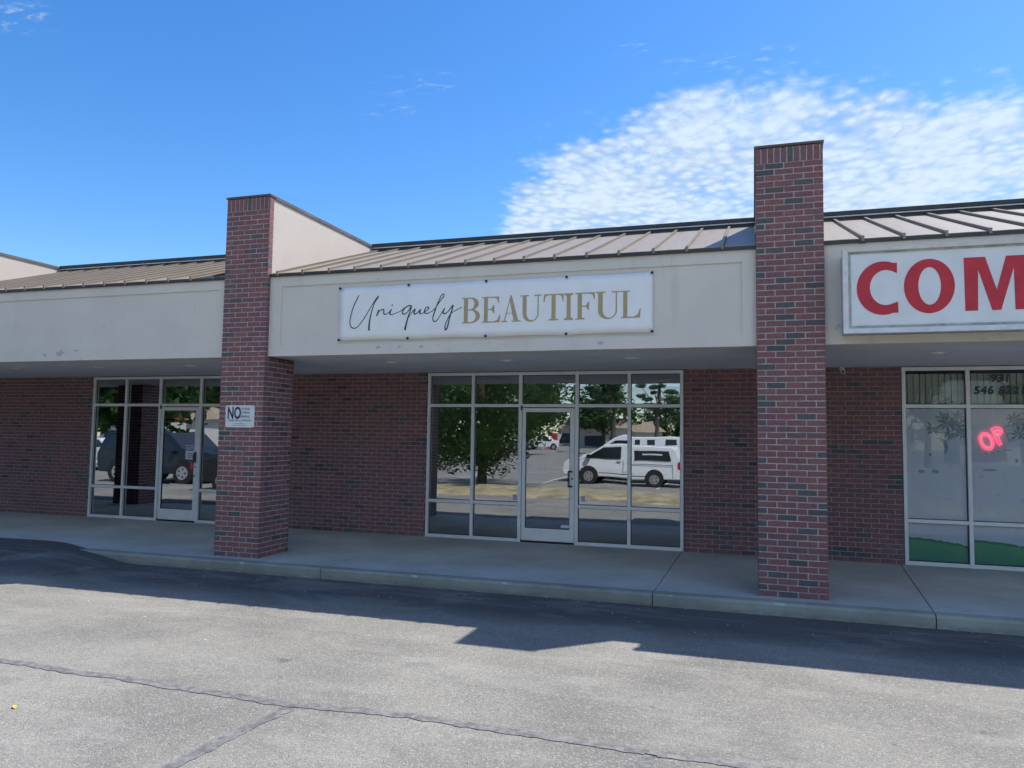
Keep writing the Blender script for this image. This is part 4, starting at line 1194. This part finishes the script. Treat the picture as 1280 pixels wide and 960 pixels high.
def vehicle(name, loc, rotz, prof, width, wheels, wins, mat, label, cat, belt=1.0, tumble=.12, wr=.32):
    """prof: side outline (x,z); wins: list of side window outlines; front is +x before rotation"""
    t = thing(name, loc, label, cat)
    t.rotation_euler = (0, 0, rotz)
    hw = width / 2
    def yy(z): return hw - (max(0, z - belt) * tumble)
    zc = .45
    m = MB(); n = len(prof)
    for s_ in (-1, 1):
        for (x, z) in prof: m.v.append((x, s_ * yy(z), z))
    for k in range(n): m.f.append((k, (k + 1) % n, n + (k + 1) % n, n + k))
    m.f += [tuple(range(n)), tuple(range(2 * n - 1, n - 1, -1))]
    bevel(m.build('body', mat, t), .05, 3)
    for wl in wins:
        for s_ in (-1, 1):
            m = MB().quad(*[(x, s_ * (yy(z) + .004), z) for x, z in wl])
            if s_ == 1: m.f = [tuple(reversed(m.f[0]))]
            m.build('side_window', MAT['carglass'], t, fix=False)
    for wx in wheels:
        for s_ in (-1, 1):
            o = MB().disc((wx, s_ * (hw - .10), wr), wr, (0, 1, 0), .22, 28).build('tyre', MAT['tyre'], t)
            MB().disc((wx, s_ * (hw + .012), wr), wr * .62, (0, 1, 0), .02, 24).build('rim', MAT['rim'], o)
            for q_ in range(5):
                a = q_ * 2 * math.pi / 5
                MB().disc((wx + .42 * wr * math.cos(a) * .9, s_ * (hw + .024), wr + .42 * wr * math.sin(a) * .9), wr * .1, (0, 1, 0), .006, 8).build('rim_hole', MAT['tyre'], o)
            MB().disc((wx, s_ * (hw - .11), wr + .03), wr * 1.17, (0, 1, 0), .226, 28).build('wheel_arch', MAT['tyre'], t)
    return t
# compact white van, nose toward -x (rotate 180 deg)
vprof = [(-2.15, .30), (-2.2, .50), (-2.12, 1.05), (-2.0, 1.42), (-1.85, 1.52), (.35, 1.54), (.75, 1.50), (1.52, 1.06), (2.0, .90), (2.22, .72), (2.28, .42), (2.2, .26)]
vwin = [[(-1.85, 1.02), (-.45, 1.02), (-.45, 1.36), (-1.74, 1.36)], [(.10, .98), (1.42, .98), (1.2, 1.16), (.78, 1.40), (.10, 1.42)]]
v1 = vehicle('parked_van', (-4.75, -14.9, GZ), math.pi, vprof, 1.73, [-1.2, 1.36], vwin, MAT['vanw'], 'white compact van mirrored in the middle shop window', 'van', belt=.9, wr=.30)
for s_ in (-1, 1):
    MB().box(-1.9, -.1, s_ * .868 - .004, s_ * .868 + .004, .84, .858).build('slide_rail', MAT['black'], v1)
    MB().box(-2.17, -2.08, s_ * .82 - .05, s_ * .82 + .035, .72, .98).build('tail_light', MAT['taill'], v1)
    MB().box(-1.5, -.75, s_ * .828 - .004, s_ * .828 + .004, 1.14, 1.26).build('window_decal', MAT['white_print'], v1)
    for gx in (.02, -.02 + 1.30 if 0 else .02, -1.95 + .05, -.30):
        MB().box(gx - .005, gx + .005, s_ * .868 - .003, s_ * .868 + .001, .36, .95).build('door_gap', MAT['black'], v1)
    MB().box(.12, .26, s_ * .868 - .004, s_ * .868 + .014, .86, .885).build('door_handle', MAT['black'], v1)
    MB().box(1.28, 1.42, s_ * .93 - .09, s_ * .93 + .05, .98, 1.12).build('mirror', MAT['black'], v1)
    MB().box(-.95, 1.0, s_ * .868 - .003, s_ * .868 + .001, .42, .44).build('sill_line', MAT['black'], v1)
    MB().box(-.42, .02, s_ * .866 - .01, s_ * .866 + .002, .52, .53).build('body_crease', MAT['alu'], v1)
MB().box(-2.26, -1.75, -.85, .85, .28, .48).build('bumper', MAT['black'], v1)
MB().quad((1.46, -.72, 1.10), (1.46, .72, 1.10), (.82, .66, 1.47), (.82, -.66, 1.47)).build('windscreen', MAT['carglass'], v1, (.012, 0, .012), fix=False)
vprof2 = [(-2.9, .30), (-2.95, .6), (-2.9, 1.45), (-2.75, 1.86), (-2.5, 1.90), (.95, 1.90), (1.35, 1.78), (2.1, 1.22), (2.7, 1.02), (2.85, .8), (2.9, .45), (2.8, .26)]
vwin2 = [[(.75, 1.18), (1.95, 1.2), (1.30, 1.66), (.75, 1.68)], [(.2, 1.55), (.42, 1.55), (.42, 1.78), (.2, 1.78)], [(-.45, 1.55), (-.1, 1.55), (-.1, 1.78), (-.45, 1.78)], [(-1.3, 1.55), (-.85, 1.55), (-.85, 1.78), (-1.3, 1.78)]]
vehicle('parked_van', (-4.3, -17.9, GZ), math.pi, vprof2, 1.95, [-1.9, 1.8], vwin2, MAT['vanw'], 'large white cargo van parked behind the compact one, in the reflection', 'van', wr=.35)
pprof = [(-2.6, .45), (-2.65, 1.02), (-1.0, 1.10), (-.85, 1.72), (-.6, 1.80), (.75, 1.80), (1.25, 1.25), (2.45, 1.12), (2.62, .85), (2.6, .42)]
pwin = [[(-.75, 1.18), (.0, 1.18), (.0, 1.68), (-.62, 1.68)], [(.08, 1.18), (1.1, 1.18), (.72, 1.68), (.08, 1.68)]]
vehicle('parked_suv', (-19.7, -7.4, GZ), 0, [(-2.3, .35), (-2.35, 1.0), (-2.2, 1.35), (-1.95, 1.72), (.5, 1.75), (1.15, 1.2), (2.3, 1.05), (2.4, .7), (2.35, .35)], 1.9, [-1.4, 1.42],
        [[(-1.95, 1.12), (-.9, 1.12), (-.9, 1.6), (-1.8, 1.6)], [(-.8, 1.12), (.95, 1.12), (.45, 1.6), (-.8, 1.6)]], MAT['navyc'], 'dark blue car mirrored in the left shop door', 'car', wr=.36)
vehicle('parked_car', (-13.7, -5.0, GZ), .0, [(-2.2, .3), (-2.25, .95), (-1.5, 1.05), (-.95, 1.42), (.35, 1.44), (1.1, 1.0), (2.1, .85), (2.25, .6), (2.2, .28)], 1.78, [-1.3, 1.35],
        [[(-1.2, 1.05), (-.2, 1.05), (-.2, 1.36), (-.9, 1.34)], [(-.1, 1.05), (.85, 1.02), (.3, 1.36), (-.1, 1.37)]], MAT['greyc'], 'dark grey saloon with red tail lights beside the blue car, in reflection', 'car')
vehicle('parked_car', (-27.6, -12.5, GZ), .1, [(-2.2, .3), (-2.25, .95), (-1.5, 1.05), (-.95, 1.42), (.35, 1.44), (1.1, 1.0), (2.1, .85), (2.25, .6), (2.2, .28)], 1.78, [-1.3, 1.35],
        [[(-1.2, 1.05), (-.2, 1.05), (-.2, 1.36), (-.9, 1.34)], [(-.1, 1.05), (.85, 1.02), (.3, 1.36), (-.1, 1.37)]], MAT['vanw'], 'white saloon at the left, seen as a reflection', 'car')
vehicle('parked_pickup', (-28, -86, GZ), 0, pprof, 1.95, [-1.7, 1.7], pwin, MAT['vanw'], 'distant white pickup across the lot', 'pickup', wr=.38)

for o in [q_ for q_ in COL.objects if q_.name.startswith(('parked_suv', 'parked_car'))]:
    big_ = o.name.startswith('parked_suv'); hw_ = .95 if big_ else .89; zb_ = 1.0 if big_ else .86
    for s_ in (-1, 1):
        MB().box(-1.9, 1.9, s_ * hw_ - .003, s_ * hw_ + .004, .50, .53).build('side_trim', MAT['black'], o)
        MB().box(-.05, -.04, s_ * hw_ - .003, s_ * hw_ + .002, .35, zb_ - .05).build('door_gap', MAT['black'], o)
        MB().box(-.35, -.20, s_ * hw_ - .003, s_ * hw_ + .012, zb_ - .14, zb_ - .12).build('door_handle', MAT['alu'], o)
        MB().box(-2.32, -2.2, s_ * .72 - .12, s_ * .72 + .12, .68, .84).build('tail_light', MAT['taill'], o)
        MB().box(2.12, 2.28, s_ * .66 - .14, s_ * .66 + .14, .60, .72).build('headlight', MAT['white_print'], o)
        MB().box(.75, .9, s_ * (hw_ + .08) - .05, s_ * (hw_ + .08) + .05, zb_ + .02, zb_ + .14).build('mirror', MAT['black'], o)
# far buildings
MAT['bwhite'] = simple('white_building', (.65, .63, .6), .9, var=.1)
MAT['broof'] = simple('tan_shingles', (.36, .28, .2), .9, var=.2, nscale=2)
MAT['bdark'] = simple('dark_shopfront', (.05, .05, .07), .5, var=.4, nscale=1)
MAT['bred'] = simple('red_sign_paint', (.55, .05, .05), .5)
t = thing('drink_kiosk', (-27.4, -90, GZ), 'red and white kiosk far across the lot', 'kiosk')
MB().box(-.9, .6, -.8, .8, 0, 2.2).build('booth', MAT['bred'], t)
MB().box(.6, 1.5, -.8, .8, 0, 2.15).build('cabinet', MAT['bwhite'], t)
MB().box(-4.2, -1.2, -2, 2, 2.5, 2.65).box(-4.1, -4.0, -1.9, -1.8, 0, 2.5).box(-1.4, -1.3, -1.9, -1.8, 0, 2.5).box(-4.1, -4.0, 1.8, 1.9, 0, 2.5).box(-1.4, -1.3, 1.8, 1.9, 0, 2.5).build('awning', MAT['bwhite'], t)
def far_shop(x, y, w, h, label, sign=None, rot=0):
    t = thing('far_shop', (x, y, GZ), label, 'building'); t.rotation_euler = (0, 0, rot)
    MB().box(-w / 2, w / 2, -6, 0, 0, h).build('wall', MAT['bwhite'], t)
    n = max(2, int(w / 4))
    for k in range(n):
        xa = -w / 2 + w * (k + .12) / n; xb = -w / 2 + w * (k + .88) / n
        MB().box(xa, xb, 0, .05, .3, h * .62).build('window', MAT['bdark'], t)
    m = MB(); m.v = [(-w / 2 - .5, .9, h), (w / 2 + .5, .9, h), (w / 2 + .5, -7, h), (-w / 2 - .5, -7, h), (-w / 2 + 1, -3, h + 1.6), (w / 2 - 1, -3, h + 1.6)]
    m.f = [(0, 1, 5, 4), (1, 2, 5), (2, 3, 4, 5), (3, 0, 4), (3, 2, 1, 0)]
    m.build('roof', MAT['broof'], t)
    if sign: MB().box(sign[0], sign[1], .95, 1.2, sign[2], sign[3]).build('signboard', MAT['bred'], t)
far_shop(-21.5, -100, 16, 3.0, 'low tan roofed shop building far across the lot')
far_shop(-58.5, -47, 11, 2.8, 'white building with a red signboard at the left of the reflection', (-2.6, -.6, 2.5, 3.8))
far_shop(30, -60, 26, 3.5, 'low shop building to the right across the lot')
t = thing('roadside_sign', (-52.6, -44, GZ), 'tall red and white roadside sign across the lot', 'sign')
MB().box(-.12, .12, -.12, .12, 0, 1.9).build('post', MAT['bwhite'], t); MB().box(-1.3, 1.3, -.15, .15, 2.75, 3.85).build('board', MAT['bred'], t)
MB().box(-1.3, 1.3, -.14, .14, 1.9, 2.75).build('lower_board', MAT['bwhite'], t)

# trees
def leaf_mat(name, a, c):
    m, b, pr = new_mat(name)
    rv = b.n('ShaderNodeNewGeometry').outputs['Random Per Island']
    b.link(b.mix(rv, a, c), pr.inputs['Base Color']); pr.inputs['Roughness'].default_value = .65
    pr.inputs['Specular IOR Level'].default_value = .2
    tr = b.n('ShaderNodeBsdfTranslucent'); tr.inputs[0].default_value = tuple(x * 1.3 for x in c) + (1,)
    mx = b.n('ShaderNodeMixShader'); mx.inputs[0].default_value = .35
    b.link(pr.outputs[0], mx.inputs[1]); b.link(tr.outputs[0], mx.inputs[2]); b.link(mx.outputs[0], b.nt.nodes['Material Output'].inputs[0])
    return m
MAT['leaf'] = leaf_mat('broad_leaf', (.025, .055, .022), (.075, .135, .04))
MAT['leaf_d'] = leaf_mat('dark_leaf', (.028, .065, .022), (.06, .12, .035))
MAT['leaf_p'] = leaf_mat('pine_needles', (.05, .10, .05), (.10, .17, .08))
MAT['bark'] = simple('bark', (.09, .07, .055), .95, var=.3, nscale=12, bump=.6, bscale=20)
def crown(n, rx, rz, zc, ls, seed, mat, clumps=26, pine=False):
    r = random.Random(seed); m = MB(); cl = []
    for k in range(clumps):
        while True:
            p = Vector((r.uniform(-1, 1), r.uniform(-1, 1), r.uniform(-1, 1)))
            if p.length < 1 and p.length > .25: break
        z = zc + p.z * rz
        sx = rx * (1 if not pine else max(.25, 1 - (p.z + 1) * .32))
        cl.append((Vector((p.x * sx, p.y * sx, z)), r.uniform(.20, .42) * rx * (.6 if pine else 1)))
    for k in range(n):
        c, cr = cl[r.randrange(len(cl))]
        d = Vector((r.gauss(0, 1), r.gauss(0, 1), r.gauss(0, 1))).normalized() * cr * (r.random() ** .4)
        if pine: d.z *= .35
        p = c + d
        a = Vector((r.gauss(0, 1), r.gauss(0, 1), r.gauss(0, .7))).normalized(); q_ = a.orthogonal().normalized()
        s_ = ls * r.uniform(.6, 1.3)
        i = len(m.v)
        m.v += [tuple(p - a * s_), tuple(p + q_ * s_ * .45), tuple(p + a * s_), tuple(p - q_ * s_ * .45)]
        m.f.append((i, i + 1, i + 2, i + 3))
    return m.mesh('crown', mat, fix=False), cl
def tree(x, y, me_cl, trunk_h, tr, s_, label, group='trees across the parking lot', name='broadleaf_tree'):
    t = thing(name, (x, y, GZ), label, 'tree', group); t.scale = (s_, s_, s_)
    me, cl = me_cl
    obj('crown', me, t)
    m = MB().tube([(0, 0, 0), (.05, 0, trunk_h * .4), (-.04, .05, trunk_h * .75), (0, 0, trunk_h)], [tr, tr * .8, tr * .6, tr * .35], 10)
    for k in range(0, len(cl), 4):
        c, _r = cl[k]
        m.tube([(0, 0, min(trunk_h * .85, max(.4, c.z * .55))), tuple(c * .6 + Vector((0, 0, c.z * .25))), tuple(c)], [tr * .38, tr * .22, tr * .08], 6)
    m.build('trunk', MAT['bark'], t)
    return t
bigc = crown(19000, 2.7, 2.9, 2.95, .085, 11, MAT['leaf'], 34)
tree(-9.25, -10.9, bigc, 4.6, .17, 1.0, 'leafy green tree on the grass island, mirrored in the middle window', name='broadleaf_tree')
farc = crown(5200, 4.2, 3.6, 5.2, .26, 12, MAT['leaf_d'], 30)
pinec = crown(2600, 3.4, 5.0, 9.8, .24, 13, MAT['leaf_p'], 22, True)
FT = [(-33.5, -34, farc, 1.25), (-39, -25, farc, 1.2), (-29, -42, farc, 1.1), (-24, -55, farc, 1.35), (-45, -32, farc, 1.4), (-50, -20, farc, 1.3), (-3, -110, farc, 1.2), (8, -112, farc, 1.25), (16, -80, farc, 1.0), (26, -70, farc, 1.0),
      (-34, -98, farc, 1.5), (-46, -96, farc, 1.5), (-22, -100, farc, 1.3), (2, -114, farc, 1.3), (34, -66, farc, 1.0), (44, -62, farc, 1.0), (-60, -60, farc, 1.5), (-14, -114, farc, 1.0), (-8, -116, farc, 1.1)]
ORD = ['first', 'second', 'third', 'fourth', 'fifth', 'sixth', 'seventh', 'eighth', 'ninth', 'tenth', 'eleventh', 'twelfth', 'thirteenth', 'fourteenth', 'fifteenth', 'sixteenth', 'seventeenth', 'eighteenth', 'nineteenth', 'twentieth']
ORDER = sorted((q_[0] for q_ in FT), reverse=False)
for k, (x, y, c, s_) in enumerate(FT):
    t = tree(x, y, c, 6.5, .28, s_, 'dark green tree, %s from the left of the far row across the parking lot' % ORD[ORDER.index(x)]); t.rotation_euler = (0, 0, k * 1.3)
for k, (x, y, s_) in enumerate([(-13.4, -60, .95), (-8.6, -58, .8)  , (5, -45, .9), (12, -47, .95)]):
    t = tree(x, y, pinec, 14, .25, s_, 'tall loose pine, %s from the left before the far shops' % ORD[k], 'pines across the parking lot', 'pine_tree'); t.rotation_euler = (0, 0, k * 2.1)
